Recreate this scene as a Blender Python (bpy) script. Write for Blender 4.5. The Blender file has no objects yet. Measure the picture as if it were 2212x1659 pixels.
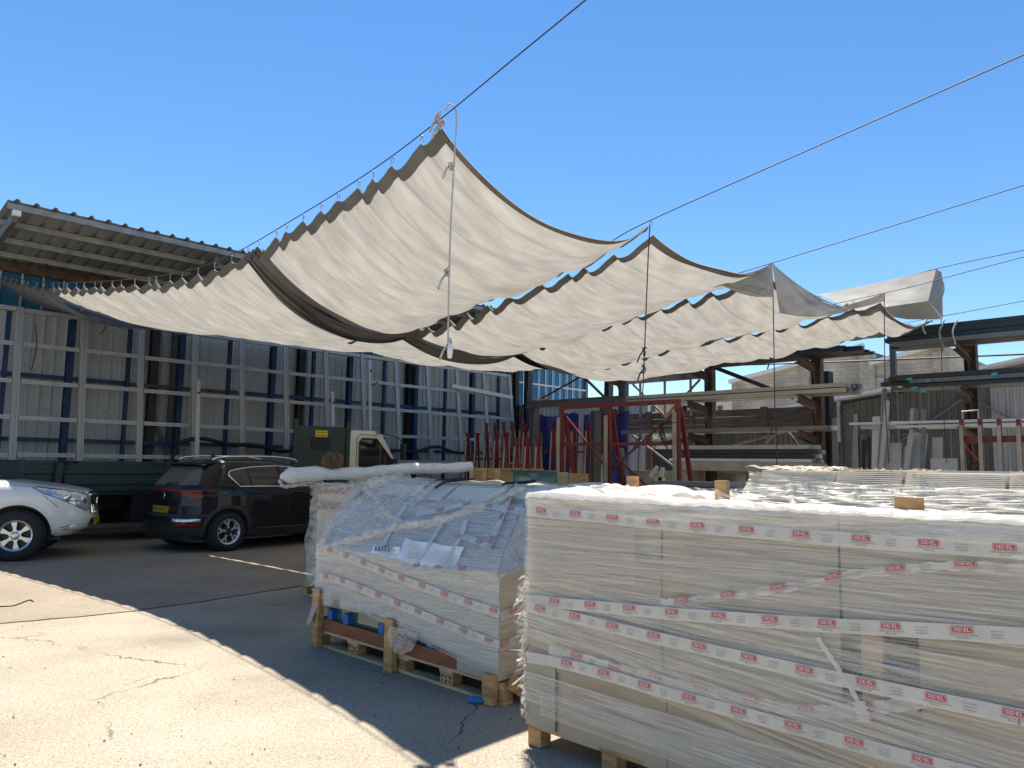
import bpy, bmesh, math, random
import numpy as np
from mathutils import Vector, Matrix
random.seed(7); rng = np.random.default_rng(7)
SC = bpy.context.scene
COL = SC.collection
PI = math.pi
R = math.radians

# ---------------------------------------------------------------- camera
# world axes: +Y runs away to the warehouse wall, +X runs along that wall, the camera stands at the origin
CAMZ, FPX, PW, PH = 1.6, 1630.0, 2212.0, 1659.0
pit, rol = R(6.11), R(0.9)
_f0 = Vector((.7165, .6976, 0)).normalized(); _r0 = Vector((_f0.y, -_f0.x, 0)); _z = Vector((0, 0, 1))
FWD = math.cos(pit)*_f0 + math.sin(pit)*_z
_u0 = -math.sin(pit)*_f0 + math.cos(pit)*_z
RGT = math.cos(rol)*_r0 + math.sin(rol)*_u0
UPV = -math.sin(rol)*_r0 + math.cos(rol)*_u0
cam = bpy.data.cameras.new('camera'); cam.sensor_width = 36; cam.lens = 36*FPX/PW
cam.clip_start = .05; cam.clip_end = 3000
camo = bpy.data.objects.new('camera', cam); COL.objects.link(camo)
m = Matrix((RGT, UPV, -FWD)).transposed().to_4x4(); m.translation = (0, 0, CAMZ); camo.matrix_world = m
SC.camera = camo

# ---------------------------------------------------------------- sky, sun, exposure
SUNV = Vector((.302, .378, 1)).normalized()
w = bpy.data.worlds.new('World'); SC.world = w; w.use_nodes = True
nt = w.node_tree; bg = nt.nodes['Background']
sky = nt.nodes.new('ShaderNodeTexSky'); sky.sky_type = 'NISHITA'; sky.sun_disc = False
sky.sun_elevation = math.asin(SUNV.z); sky.sun_rotation = math.atan2(SUNV.x, SUNV.y)
sky.air_density = .95; sky.dust_density = 0.; sky.ozone_density = 3
hs = nt.nodes.new('ShaderNodeHueSaturation'); hs.inputs['Saturation'].default_value = 1.2; hs.inputs['Value'].default_value = .9
nt.links.new(sky.outputs[0], hs.inputs['Color']); nt.links.new(hs.outputs[0], bg.inputs[0]); bg.inputs[1].default_value = .097
sl = bpy.data.lights.new('sun', 'SUN'); sl.energy = 5.0; sl.angle = R(.53); sl.color = (1, .945, .86)
so = bpy.data.objects.new('sun', sl); COL.objects.link(so)
so.rotation_euler = (-SUNV).to_track_quat('-Z', 'Y').to_euler(); so.location = (10, 10, 30)
SC.view_settings.view_transform = 'Standard'; SC.view_settings.look = 'None'
SC.view_settings.exposure = 1.03; SC.view_settings.gamma = 1
SC.cycles.transparent_max_bounces = 24; SC.cycles.max_bounces = 8
SC.cycles.diffuse_bounces = 4; SC.cycles.transmission_bounces = 6

def at(px, py, X=None, Y=None, Z=None):
    d = FWD + RGT*((px-PW/2)/FPX) - UPV*((py-PH/2)/FPX)
    if X is not None: t = X/d.x
    elif Y is not None: t = Y/d.y
    else: t = (Z-CAMZ)/d.z
    return Vector((d.x*t, d.y*t, CAMZ+d.z*t))

# ---------------------------------------------------------------- materials
def mat(name, col, rough=.6, metal=0., var=.15, scale=6., bump=0., bscale=60., stretch=(1, 1, 1), col2=None, patch=None, pscale=1.5,
        pcut=.55, transl=0., coat=0., alpha=None, spec=.5, rvar=0.):
    m = bpy.data.materials.new(name); m.use_nodes = True
    n = m.node_tree.nodes; l = m.node_tree.links
    b = n['Principled BSDF']
    tc = n.new('ShaderNodeTexCoord'); mp = n.new('ShaderNodeMapping'); mp.inputs['Scale'].default_value = stretch
    l.new(tc.outputs['Object'], mp.inputs[0])
    no = n.new('ShaderNodeTexNoise'); no.inputs['Scale'].default_value = scale; no.inputs['Detail'].default_value = 5
    l.new(mp.outputs[0], no.inputs['Vector'])
    rp = n.new('ShaderNodeValToRGB'); e = rp.color_ramp.elements
    c = Vector(col[:3]); c2 = Vector(col2) if col2 else None
    lo = c*(1-var); hi = (c2 if c2 else c*(1+var))
    e[0].position = .32; e[1].position = .68
    e[0].color = (*lo, 1); e[1].color = (*[min(v, 1) for v in hi], 1)
    l.new(no.outputs[0], rp.inputs[0]); out = rp.outputs[0]
    if patch:
        n2 = n.new('ShaderNodeTexNoise'); n2.inputs['Scale'].default_value = pscale; n2.inputs['Detail'].default_value = 8
        n2.inputs['Roughness'].default_value = .65
        l.new(mp.outputs[0], n2.inputs['Vector'])
        r2 = n.new('ShaderNodeValToRGB'); r2.color_ramp.elements[0].position = pcut; r2.color_ramp.elements[1].position = pcut+.12
        l.new(n2.outputs[0], r2.inputs[0])
        mx = n.new('ShaderNodeMixRGB'); l.new(r2.outputs[0], mx.inputs[0]); l.new(out, mx.inputs[1]); mx.inputs[2].default_value = (*patch, 1)
        out = mx.outputs[0]
    l.new(out, b.inputs['Base Color'])
    b.inputs['Roughness'].default_value = rough; b.inputs['Metallic'].default_value = metal
    b.inputs['Specular IOR Level'].default_value = spec
    if rvar:
        mr = n.new('ShaderNodeMapRange'); mr.inputs[3].default_value = max(.02, rough-rvar); mr.inputs[4].default_value = min(1, rough+rvar)
        l.new(no.outputs[0], mr.inputs[0]); l.new(mr.outputs[0], b.inputs['Roughness'])
    if coat: b.inputs['Coat Weight'].default_value = coat; b.inputs['Coat Roughness'].default_value = .04
    if alpha is not None: b.inputs['Alpha'].default_value = alpha
    if bump:
        nb = n.new('ShaderNodeTexNoise'); nb.inputs['Scale'].default_value = bscale; nb.inputs['Detail'].default_value = 4
        l.new(mp.outputs[0], nb.inputs['Vector'])
        bp = n.new('ShaderNodeBump'); bp.inputs['Strength'].default_value = bump; bp.inputs['Distance'].default_value = .02
        l.new(nb.outputs[0], bp.inputs['Height']); l.new(bp.outputs[0], b.inputs['Normal'])
    if transl:
        tr = n.new('ShaderNodeBsdfTranslucent'); l.new(out, tr.inputs[0])
        ms = n.new('ShaderNodeMixShader'); ms.inputs[0].default_value = transl
        l.new(b.outputs[0], ms.inputs[1]); l.new(tr.outputs[0], ms.inputs[2])
        l.new(ms.outputs[0], n['Material Output'].inputs[0])
    return m

def film_mat(name, lo=.15, hi=.75, col=(.86, .82, .74), stretch=(1, 1.2, 60), scale=1.6, rough=.2, cut=(.38, .7), spec=.5, bump=.55):
    """stretch film: streaks that are more or less clear, with a soft gloss"""
    m = bpy.data.materials.new(name); m.use_nodes = True
    n = m.node_tree.nodes; l = m.node_tree.links; b = n['Principled BSDF']
    tc = n.new('ShaderNodeTexCoord'); mp = n.new('ShaderNodeMapping'); mp.inputs['Scale'].default_value = stretch
    l.new(tc.outputs['UV'], mp.inputs[0])
    no = n.new('ShaderNodeTexNoise'); no.inputs['Scale'].default_value = scale; no.inputs['Detail'].default_value = 6; no.inputs['Roughness'].default_value = .7
    no.inputs['Distortion'].default_value = .3
    l.new(mp.outputs[0], no.inputs['Vector'])
    mr = n.new('ShaderNodeMapRange'); mr.inputs[1].default_value = cut[0]; mr.inputs[2].default_value = cut[1]
    mr.inputs[3].default_value = lo; mr.inputs[4].default_value = hi
    l.new(no.outputs[0], mr.inputs[0]); l.new(mr.outputs[0], b.inputs['Alpha'])
    b.inputs['Base Color'].default_value = (*col, 1); b.inputs['Roughness'].default_value = rough; b.inputs['Specular IOR Level'].default_value = spec
    bp = n.new('ShaderNodeBump'); bp.inputs['Strength'].default_value = bump; bp.inputs['Distance'].default_value = .012
    l.new(no.outputs[0], bp.inputs['Height']); l.new(bp.outputs[0], b.inputs['Normal'])
    return m

MT = {}
def defmat(k, *a, **kw): MT[k] = mat(k, *a, **kw)
defmat('purlin', (.27, .275, .27), .5, .3, .2, 5)
defmat('galv', (.34, .33, .30), .45, .4, .18, 5, col2=(.45, .44, .41))
defmat('alu', (.42, .415, .395), .45, .3, .1, 3, stretch=(1, 1, .3))
defmat('alu_bright', (.52, .49, .43), .4, .3, .08, 3)
defmat('cladding', (.48, .48, .455), .55, 0, .1, 1.5, patch=(.36, .36, .34), pscale=.7, pcut=.58, stretch=(1, 1, .25))
defmat('blue_steel', (.006, .034, .095), .5, 0, .25, 3, patch=(.12, .15, .18), pscale=1.3, pcut=.66)
defmat('blue_sheet', (.035, .21, .36), .5, 0, .12, 2, transl=.45)
defmat('dark_steel', (.03, .032, .034), .6, .2, .3, 4)
defmat('rust', (.10, .062, .04), .75, .1, .35, 5, patch=(.22, .20, .18), pscale=2, pcut=.58)
defmat('rust_pale', (.34, .30, .25), .75, 0, .25, 5, patch=(.22, .09, .03), pscale=2.2, pcut=.52)
defmat('grey_steel', (.12, .12, .11), .55, .2, .2, 4)
defmat('roof_sheet', (.32, .325, .32), .5, .3, .12, 2, stretch=(1, .3, 1))
defmat('wood', (.46, .26, .105), .7, 0, .3, 4, stretch=(6, 1, 6), bump=.2, bscale=30)
defmat('wood_pale', (.52, .36, .19), .7, 0, .25, 4, stretch=(6, 1, 6), bump=.2, bscale=30)
defmat('wood_red', (.20, .062, .028), .6, 0, .25, 5, stretch=(6, 1, 6))
defmat('wood_old', (.12, .085, .065), .8, 0, .4, 4, stretch=(1, .5, 5))
defmat('card', (.40, .325, .225), .8, 0, .12, 2.5, patch=(.34, .27, .175), pscale=1.2, pcut=.6)
defmat('card_grey', (.38, .335, .265), .8, 0, .1, 3)
defmat('foam', (.66, .60, .50), .85, 0, .08, 5)
defmat('white_plastic', (.8, .77, .7), .35, 0, .05, 5)
defmat('black', (.012, .012, .013), .5, 0, .2, 5)
defmat('rubber', (.014, .014, .014), .75, 0, .25, 8, bump=.2)
defmat('rope', (.45, .43, .40), .9, 0, .25, 60)
defmat('rope_dark', (.05, .05, .055), .9, 0, .25, 60)
defmat('cable_steel', (.05, .035, .035), .6, .3, .2, 40)
defmat('cloth', (.305, .285, .25), .9, 0, .16, 2.2, stretch=(1, 5, 1), patch=(.275, .245, .195), pscale=.9, pcut=.56, transl=.52, bump=.06, bscale=220, spec=.1)
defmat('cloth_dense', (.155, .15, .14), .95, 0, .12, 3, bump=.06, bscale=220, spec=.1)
defmat('cloth_grey', (.34, .325, .295), .9, 0, .14, 2.5, transl=.12, bump=.1, bscale=120, spec=.1)
defmat('red_paint', (.155, .02, .016), .5, 0, .25, 4, patch=(.12, .04, .03), pscale=3, pcut=.62)
defmat('truck_green', (.022, .042, .038), .5, 0, .2, 3, patch=(.04, .06, .055), pscale=3, pcut=.6)
defmat('truck_cab', (.62, .60, .50), .3, 0, .05, 3, coat=.5)
defmat('yellow', (.75, .55, .02), .5, 0, .1, 4)
defmat('glass_dark', (.01, .013, .015), .04, 0, .1, 2, spec=.7)
defmat('glass_green', (.05, .11, .10), .05, 0, .2, 3, spec=.8)
defmat('concrete', (.34, .30, .24), .85, 0, .2, 3, bump=.3, bscale=25)

# ---------------------------------------------------------------- mesh and scene helpers
class MB:
    def __init__(s): s.v = []; s.f = []; s.uv = None
    def add(s, vs, fs):
        o = len(s.v); s.v += [tuple(v) for v in vs]; s.f += [tuple(i+o for i in f) for f in fs]; return s
    def box(s, c, d, rz=0., rx=0., ry=0.):
        M3 = Matrix.Rotation(rz, 3, 'Z') @ Matrix.Rotation(ry, 3, 'Y') @ Matrix.Rotation(rx, 3, 'X')
        vs = [Vector(c) + M3 @ Vector((d[0]/2*i, d[1]/2*j, d[2]/2*k)) for k in (-1, 1) for j in (-1, 1) for i in (-1, 1)]
        return s.add(vs, [(0, 2, 3, 1), (4, 5, 7, 6), (0, 1, 5, 4), (2, 6, 7, 3), (0, 4, 6, 2), (1, 3, 7, 5)])
    def span(s, a, b):   # box between two corners
        a = Vector(a); b = Vector(b); return s.box((a+b)/2, [abs(x) for x in (b-a)])
    def bar(s, p0, p1, w, h, up=(0, 0, 1)):
        p0 = Vector(p0); p1 = Vector(p1); d = (p1-p0).normalized(); u = Vector(up)
        if abs(d.dot(u)) > .98: u = Vector((0, 1, 0)) if abs(d.y) < .9 else Vector((1, 0, 0))
        sd = d.cross(u).normalized(); u = sd.cross(d)
        vs = [p + sd*(w/2*i) + u*(h/2*k) for p in (p0, p1) for k in (-1, 1) for i in (-1, 1)]
        return s.add(vs, [(0, 2, 3, 1), (4, 5, 7, 6), (0, 1, 5, 4), (2, 6, 7, 3), (0, 4, 6, 2), (1, 3, 7, 5)])
    def ibeam(s, p0, p1, w, h, t=.012, up=(0, 0, 1)):
        p0 = Vector(p0); p1 = Vector(p1); d = (p1-p0).normalized(); u = Vector(up)
        sd = d.cross(u).normalized(); u = sd.cross(d)
        s.bar(p0+u*(h/2), p1+u*(h/2), w, t, u); s.bar(p0-u*(h/2), p1-u*(h/2), w, t, u); s.bar(p0, p1, t, h-t, u); return s
    def tube(s, pts, r, n=6, cap=True, rs=None):
        pts = [Vector(p) for p in pts]; o = len(s.v); k = len(pts); u = None
        for i, p in enumerate(pts):
            d = (pts[min(i+1, k-1)] - pts[max(i-1, 0)]).normalized()
            if u is None: u = d.orthogonal().normalized()
            u = (u - d*u.dot(d)).normalized(); v = d.cross(u); rr = rs[i] if rs else r
            s.v += [tuple(p + u*(rr*math.cos(2*PI*j/n)) + v*(rr*math.sin(2*PI*j/n))) for j in range(n)]
        for i in range(k-1):
            for j in range(n):
                a = o+i*n+j; b = o+i*n+(j+1) % n; s.f.append((a, b, b+n, a+n))
        if cap: s.f.append(tuple(o+j for j in range(n))[::-1]); s.f.append(tuple(o+(k-1)*n+j for j in range(n)))
        return s
    def grid(s, nu, nv, fn):
        o = len(s.v)
        for i in range(nu+1):
            for j in range(nv+1): s.v.append(tuple(fn(i/nu, j/nv)))
        for i in range(nu):
            for j in range(nv):
                a = o+i*(nv+1)+j; s.f.append((a, a+nv+1, a+nv+2, a+1))
        if s.uv is None: s.uv = {}
        for i in range(nu+1):
            for j in range(nv+1): s.uv[o+i*(nv+1)+j] = (i/nu, j/nv)
        return s
    def prism(s, poly, fn0, fn1):   # poly 2-D, fn maps (a,b) to 3-D on both ends
        o = len(s.v); k = len(poly)
        s.v += [tuple(fn0(*p)) for p in poly] + [tuple(fn1(*p)) for p in poly]
        s.f.append(tuple(range(o, o+k))[::-1]); s.f.append(tuple(range(o+k, o+2*k)))
        for i in range(k): j = (i+1) % k; s.f.append((o+i, o+j, o+k+j, o+k+i))
        return s
    def lathe(s, prof, n=32, axis='Y', c=(0, 0, 0)):   # prof: (radius, along)
        o = len(s.v); k = len(prof)
        for r, a in prof:
            for j in range(n):
                x, z = r*math.cos(2*PI*j/n), r*math.sin(2*PI*j/n)
                p = {'Y': (x, a, z), 'Z': (x, z, a), 'X': (a, x, z)}[axis]
                s.v.append((p[0]+c[0], p[1]+c[1], p[2]+c[2]))
        for i in range(k-1):
            for j in range(n): a = o+i*n+j; b = o+i*n+(j+1) % n; s.f.append((a, b, b+n, a+n))
        return s
    def mesh(s, name, off=(0, 0, 0), smooth=False, fix=True):
        me = bpy.data.meshes.new(name)
        ox, oy, oz = off
        me.from_pydata([(x-ox, y-oy, z-oz) for x, y, z in s.v], [], s.f)
        if s.uv is not None:
            ul = me.uv_layers.new(name='UVMap')
            for lp in me.loops: ul.data[lp.index].uv = s.uv.get(lp.vertex_index, (0, 0))
        if fix:
            bm = bmesh.new(); bm.from_mesh(me); bmesh.ops.recalc_face_normals(bm, faces=bm.faces); bm.to_mesh(me); bm.free()
        if smooth: me.polygons.foreach_set('use_smooth', [True]*len(me.polygons))
        return me
    def build(s, name, m, parent=None, smooth=False, local=False, fix=True, bevel=0):
        off = (0, 0, 0) if (parent is None or local) else WL.get(parent.name, (0, 0, 0))
        o = bpy.data.objects.new(name, s.mesh(name, off, smooth, fix)); COL.objects.link(o)
        o.data.materials.append(MT[m] if isinstance(m, str) else m)
        if parent is not None: o.parent = parent; WL[o.name] = off
        if bevel:
            bv = o.modifiers.new('bevel', 'BEVEL'); bv.width = bevel; bv.segments = 2; bv.limit_method = 'ANGLE'
        return o
WL = {}
def tag(o, label, cat, group=None):
    o['label'] = label; o['category'] = cat
    if group: o['group'] = group
    return o
def thing(name, label, cat, loc=(0, 0, 0), rz=0., group=None):
    o = bpy.data.objects.new(name, None); COL.objects.link(o); o.empty_display_size = .2
    o.location = loc; o.rotation_euler = (0, 0, rz); WL[o.name] = tuple(loc)
    return tag(o, label, cat, group)
def struct(o): o['kind'] = 'structure'; return o
def inst(src, parent, loc=None, rot=None, name=None):   # a copy that shares mesh data
    c = src.copy(); c.name = name or src.name.split('.')[0]; COL.objects.link(c); c.parent = parent
    if loc is not None: c.location = loc
    if rot is not None: c.rotation_euler = rot
    return c
def copy_tree(o, label=None, loc=None, rz=None, group=None):
    c = o.copy(); COL.objects.link(c)
    if label: c['label'] = label
    if group: c['group'] = group
    if loc is not None: c.location = loc
    if rz is not None: c.rotation_euler = (0, 0, rz)
    for ch in list(o.children):
        d = ch.copy(); COL.objects.link(d); d.parent = c
        for g in list(ch.children): e = g.copy(); COL.objects.link(e); e.parent = d
    return c
def vary(a): return a*(1+random.uniform(-.5, .5))
def text_mesh(body, size, align='CENTER'):
    cu = bpy.data.curves.new('lettering', 'FONT'); cu.body = body; cu.size = size; cu.align_x = align; cu.align_y = 'CENTER'
    cu.resolution_u = 1; cu.fill_mode = 'FRONT'
    o = bpy.data.objects.new('lettering', cu); COL.objects.link(o)
    dg = bpy.context.evaluated_depsgraph_get(); me = bpy.data.meshes.new_from_object(o.evaluated_get(dg))
    vs = [tuple(v.co) for v in me.vertices]; fs = [tuple(p.vertices) for p in me.polygons]
    bpy.data.objects.remove(o); bpy.data.curves.remove(cu); bpy.data.meshes.remove(me)
    return vs, fs
def smoothpts(pts, n=6):
    """Catmull-Rom through the points"""
    P = [Vector(p) for p in pts]; P = [P[0]*2-P[1]] + P + [P[-1]*2-P[-2]]; out = []
    for i in range(1, len(P)-2):
        for k in range(n):
            t = k/n; a, b, c, d = P[i-1], P[i], P[i+1], P[i+2]
            out.append(.5*((2*b) + (c-a)*t + (2*a-5*b+4*c-d)*t*t + (3*b-a-3*c+d)*t**3))
    out.append(P[-2]); return out
# ================================================================ GROUND
def ground_mat(name, c0, c1, crack=True, grain=260, gstr=.7):
    m = bpy.data.materials.new(name); m.use_nodes = True; n = m.node_tree.nodes; l = m.node_tree.links; b = n['Principled BSDF']
    tc = n.new('ShaderNodeTexCoord')
    big = n.new('ShaderNodeTexNoise'); big.inputs['Scale'].default_value = .7; big.inputs['Detail'].default_value = 8; big.inputs['Roughness'].default_value = .6
    l.new(tc.outputs['Object'], big.inputs['Vector'])
    r1 = n.new('ShaderNodeValToRGB'); r1.color_ramp.elements[0].position = .3; r1.color_ramp.elements[1].position = .7
    r1.color_ramp.elements[0].color = (*c0, 1); r1.color_ramp.elements[1].color = (*c1, 1); l.new(big.outputs[0], r1.inputs[0])
    gr = n.new('ShaderNodeTexVoronoi'); gr.inputs['Scale'].default_value = grain*.35; gr.inputs['Randomness'].default_value = 1
    l.new(tc.outputs['Object'], gr.inputs['Vector'])
    g2 = n.new('ShaderNodeTexNoise'); g2.inputs['Scale'].default_value = grain*.27; g2.inputs['Detail'].default_value = 5; g2.inputs['Roughness'].default_value = .75
    l.new(tc.outputs['Object'], g2.inputs['Vector'])
    mg = n.new('ShaderNodeMixRGB'); mg.blend_type = 'MULTIPLY'; mg.inputs[0].default_value = gstr
    rg = n.new('ShaderNodeValToRGB'); rg.color_ramp.elements[0].position = .3; rg.color_ramp.elements[1].position = .62
    rg.color_ramp.elements[0].color = (.22, .2, .18, 1); rg.color_ramp.elements[1].color = (1.2, 1.18, 1.12, 1)
    l.new(g2.outputs[0], rg.inputs[0]); l.new(r1.outputs[0], mg.inputs[1]); l.new(rg.outputs[0], mg.inputs[2])
    out = mg.outputs[0]
    m2 = n.new('ShaderNodeMixRGB'); m2.blend_type = 'MULTIPLY'; m2.inputs[0].default_value = gstr*.8
    l.new(out, m2.inputs[1]); l.new(gr.outputs['Color'], m2.inputs[2])
    hs = n.new('ShaderNodeHueSaturation'); hs.inputs['Saturation'].default_value = .0; l.new(gr.outputs['Color'], hs.inputs['Color'])
    ad = n.new('ShaderNodeMixRGB'); ad.blend_type = 'ADD'; ad.inputs[0].default_value = 1; ad.inputs[2].default_value = (.45, .45, .45, 1)
    l.new(hs.outputs[0], ad.inputs[1]); l.new(ad.outputs[0], m2.inputs[2]); out = m2.outputs[0]
    if crack:
        wv = n.new('ShaderNodeTexNoise'); wv.inputs['Scale'].default_value = 1.6; wv.inputs['Detail'].default_value = 6; wv.inputs['Roughness'].default_value = .65
        l.new(tc.outputs['Object'], wv.inputs['Vector'])
        mxv = n.new('ShaderNodeMixRGB'); mxv.inputs[0].default_value = .28; l.new(tc.outputs['Object'], mxv.inputs[1]); l.new(wv.outputs['Color'], mxv.inputs[2])
        vo = n.new('ShaderNodeTexVoronoi'); vo.feature = 'DISTANCE_TO_EDGE'; vo.inputs['Scale'].default_value = .62
        l.new(mxv.outputs[0], vo.inputs['Vector'])
        lt = n.new('ShaderNodeMapRange'); lt.inputs[1].default_value = .0012; lt.inputs[2].default_value = .0045; lt.inputs[3].default_value = .8; lt.inputs[4].default_value = 0
        l.new(vo.outputs['Distance'], lt.inputs[0])
        bm_ = n.new('ShaderNodeTexNoise'); bm_.inputs['Scale'].default_value = 1.1; l.new(tc.outputs['Object'], bm_.inputs['Vector'])
        st = n.new('ShaderNodeMapRange'); st.inputs[1].default_value = .48; st.inputs[2].default_value = .6; l.new(bm_.outputs[0], st.inputs[0])
        mu = n.new('ShaderNodeMath'); mu.operation = 'MULTIPLY'; l.new(lt.outputs[0], mu.inputs[0]); l.new(st.outputs[0], mu.inputs[1])
        mc = n.new('ShaderNodeMixRGB'); l.new(mu.outputs[0], mc.inputs[0]); l.new(out, mc.inputs[1]); mc.inputs[2].default_value = (.03, .028, .025, 1); out = mc.outputs[0]
    # oil stains and tyre dirt
    oi = n.new('ShaderNodeTexNoise'); oi.inputs['Scale'].default_value = .45; oi.inputs['Detail'].default_value = 6; l.new(tc.outputs['Object'], oi.inputs['Vector'])
    ro = n.new('ShaderNodeMapRange'); ro.inputs[1].default_value = .56; ro.inputs[2].default_value = .7; ro.inputs[4].default_value = .5; l.new(oi.outputs[0], ro.inputs[0])
    mo = n.new('ShaderNodeMixRGB'); l.new(ro.outputs[0], mo.inputs[0]); l.new(out, mo.inputs[1]); mo.inputs[2].default_value = (.10, .085, .07, 1)
    l.new(mo.outputs[0], b.inputs['Base Color']); b.inputs['Roughness'].default_value = .85; b.inputs['Specular IOR Level'].default_value = .25
    bp = n.new('ShaderNodeBump'); bp.inputs['Strength'].default_value = .35 if grain > 150 else .2; bp.inputs['Distance'].default_value = .012
    l.new(g2.outputs[0], bp.inputs['Height']); l.new(bp.outputs[0], b.inputs['Normal'])
    return m
MT['asphalt'] = ground_mat('asphalt', (.285, .243, .186), (.39, .338, .265))
MT['slab'] = ground_mat('slab', (.235, .192, .139), (.315, .263, .197), crack=False, grain=120, gstr=.35)
g = MB(); S = 900
g.add([(-S, -S, 0), (S, -S, 0), (S, S, 0), (-S, S, 0)], [(0, 1, 2, 3)])
struct(g.build('ground', 'asphalt'))
# smooth concrete slab by the warehouse, ragged edge where it meets the rough asphalt
g = MB()
edge = [(-14, 8.9), (-4, 8.8), (.5, 8.72), (1.95, 8.74), (2.6, 8.60), (3.1, 8.55), (3.9, 8.63), (4.64, 8.77), (5.2, 8.86), (5.62, 8.99), (7, 9.2), (12, 9.6), (20.4, 10.1)]
ep = []
for (x0, y0), (x1, y1) in zip(edge[:-1], edge[1:]):
    k = max(2, int((x1-x0)/.12))
    for i in range(k): ep.append((x0+(x1-x0)*i/k, y0+(y1-y0)*i/k + random.uniform(-.012, .012)))
ep.append(edge[-1])
vs = [(x, y, .006) for x, y in ep] + [(20.4, 20.1, .006), (-14, 20.1, .006)]
g.add(vs, [tuple(range(len(vs)))])
struct(g.build('concrete_slab', 'slab'))
# dark tar joint along the edge of the slab
g = MB(); n = len(ep)
g.v = [(x, y-.012-random.uniform(0, .012), .003) for x, y in ep] + [(x, y+.01, .003) for x, y in ep]
g.f = [(i, i+1, n+i+1, n+i) for i in range(n-1)]
struct(g.build('joint', 'black'))
# ================================================================ WAREHOUSE WALL with canopy roof
WY = 20.2
wall = thing('warehouse_wall', 'long warehouse wall of pale ribbed cladding with a blue band on top, left', 'wall', (12, WY, 0))
def ribbed(x0, x1, y, z0, z1, n=5, d=.035):
    """a ribbed sheet in the X-Z plane, ribs standing towards -Y"""
    g = MB(); pr = []; w_ = (x1-x0)/n
    for i in range(n):
        a = x0+i*w_
        pr += [(a, y), (a+w_*.34, y), (a+w_*.42, y-d), (a+w_*.58, y-d), (a+w_*.66, y)]
    pr.append((x1, y))
    k = len(pr); g.v = [(x, yy, z0) for x, yy in pr] + [(x, yy, z1) for x, yy in pr]
    g.f = [(i, i+1, k+i+1, k+i) for i in range(k-1)]
    return g
sheet = ribbed(0, 1.0, 0, .95, 4.95, 4).build('wall_sheet', 'cladding', wall, local=True); first = True
sheet.location = (2.0-12, 0, 0)
x = 3.0
while x < 20.9:
    inst(sheet, wall, (x-12, random.uniform(-.004, .004), 0)); x += 1.0
# rows of bolt heads: one small part per sheet row
bolt = MB()
for i in range(4): bolt.lathe([(0, -.02), (.016, -.02), (.016, 0)], 6, 'Y', (.06+i*.25+(.03 if i % 2 else 0), 0, 0))
bo = bolt.build('bolt_row', 'black', wall, local=True); bo['kind'] = 'stuff'; bo.location = (2.0-12, -.006, 1.62); bo.scale = (1, .4, 1)
for i in range(19):
    for z in (1.62, 2.72, 3.72):
        if i == 0 and z == 1.62: continue
        b_ = inst(bo, wall, (2.0+i-12+random.uniform(-.05, .1), -.006, z+random.uniform(-.03, .03)))
MB().span((2, WY-.05, 0), (20.9, WY+.15, .93)).build('plinth', 'dark_steel', wall)
MB().span((2, WY-.09, 4.93), (20.9, WY-.03, 5.0)).build('ledge_rail', 'galv', wall)
# blue band between light studs
x = 2.2; i = 0
while x < 20.8:
    MB().span((x, WY+.02, 5.0), (min(x+.425, 20.9), WY+.05, 6.1)).build('blue_panel', 'blue_sheet', wall)
    MB().span((x-.02, WY-.06, 5.0), (x+.02, WY+.015, 6.1)).build('stud', 'galv', wall)
    x += .43
MB().span((2, WY-.12, 5.83), (20.9, WY-.065, 6.06)).build('top_beam', 'rust', wall)
# building behind the wall, so that no daylight comes through the cladding
MB().span((-8, WY+.2, 0), (20.9, WY+18, 6.02)).build('hall', 'cladding', wall)
MB().span((-8, WY-.05, 0), (1.99, WY+.15, 6.05)).build('plain_end', 'cladding', wall)
# blue posts just behind the aluminium lattice, dark older columns, blue rails
MX = [4.181+i*1.291 for i in range(-2, 13)]
for i, x in enumerate(MX[1:]):
    w_ = .14 if i % 2 == 0 else .08
    g = MB(); xx = x-.11
    if w_ > .1: g.ibeam((xx, WY-.42, .02), (xx, WY-.42, 4.85), w_, .16, .014, up=(0, 1, 0))
    else: g.span((xx-.045, WY-.5, .02), (xx+.045, WY-.4, 4.85))
    g.build('blue_post', 'blue_steel', wall)
for i in range(len(MX)-2):
    x0, x1 = MX[i+1]-.05, MX[i+2]-.17
    for z in (2.0, 3.45):
        if (i in (3, 4) and z > 3): MB().span((x0, WY-.45, z-.05), (x1, WY-.39, z+.03)).build('rail', 'rust', wall)
        else: MB().span((x0, WY-.45, z-.05), (x1, WY-.39, z+.05)).build('rail', 'blue_steel', wall)
for x in (7.35, 11.55, 15.6, 20.75):
    MB().ibeam((x, WY-.2, .02), (x, WY-.2, 5.8), .2, .18, .016, up=(0, 1, 0)).build('old_column', 'dark_steel', wall)
MB().ibeam((7.85, WY-.2, .9), (7.85, WY-.2, 5.6), .12, .12, .012, up=(0, 1, 0)).build('old_column', 'grey_steel', wall)
for x in (7.4, 15.65): MB().bar((x, WY-.25, 2.75), (x+.5, WY-.25, 1.5), .06, .08).build('brace', 'grey_steel', wall)

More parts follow.
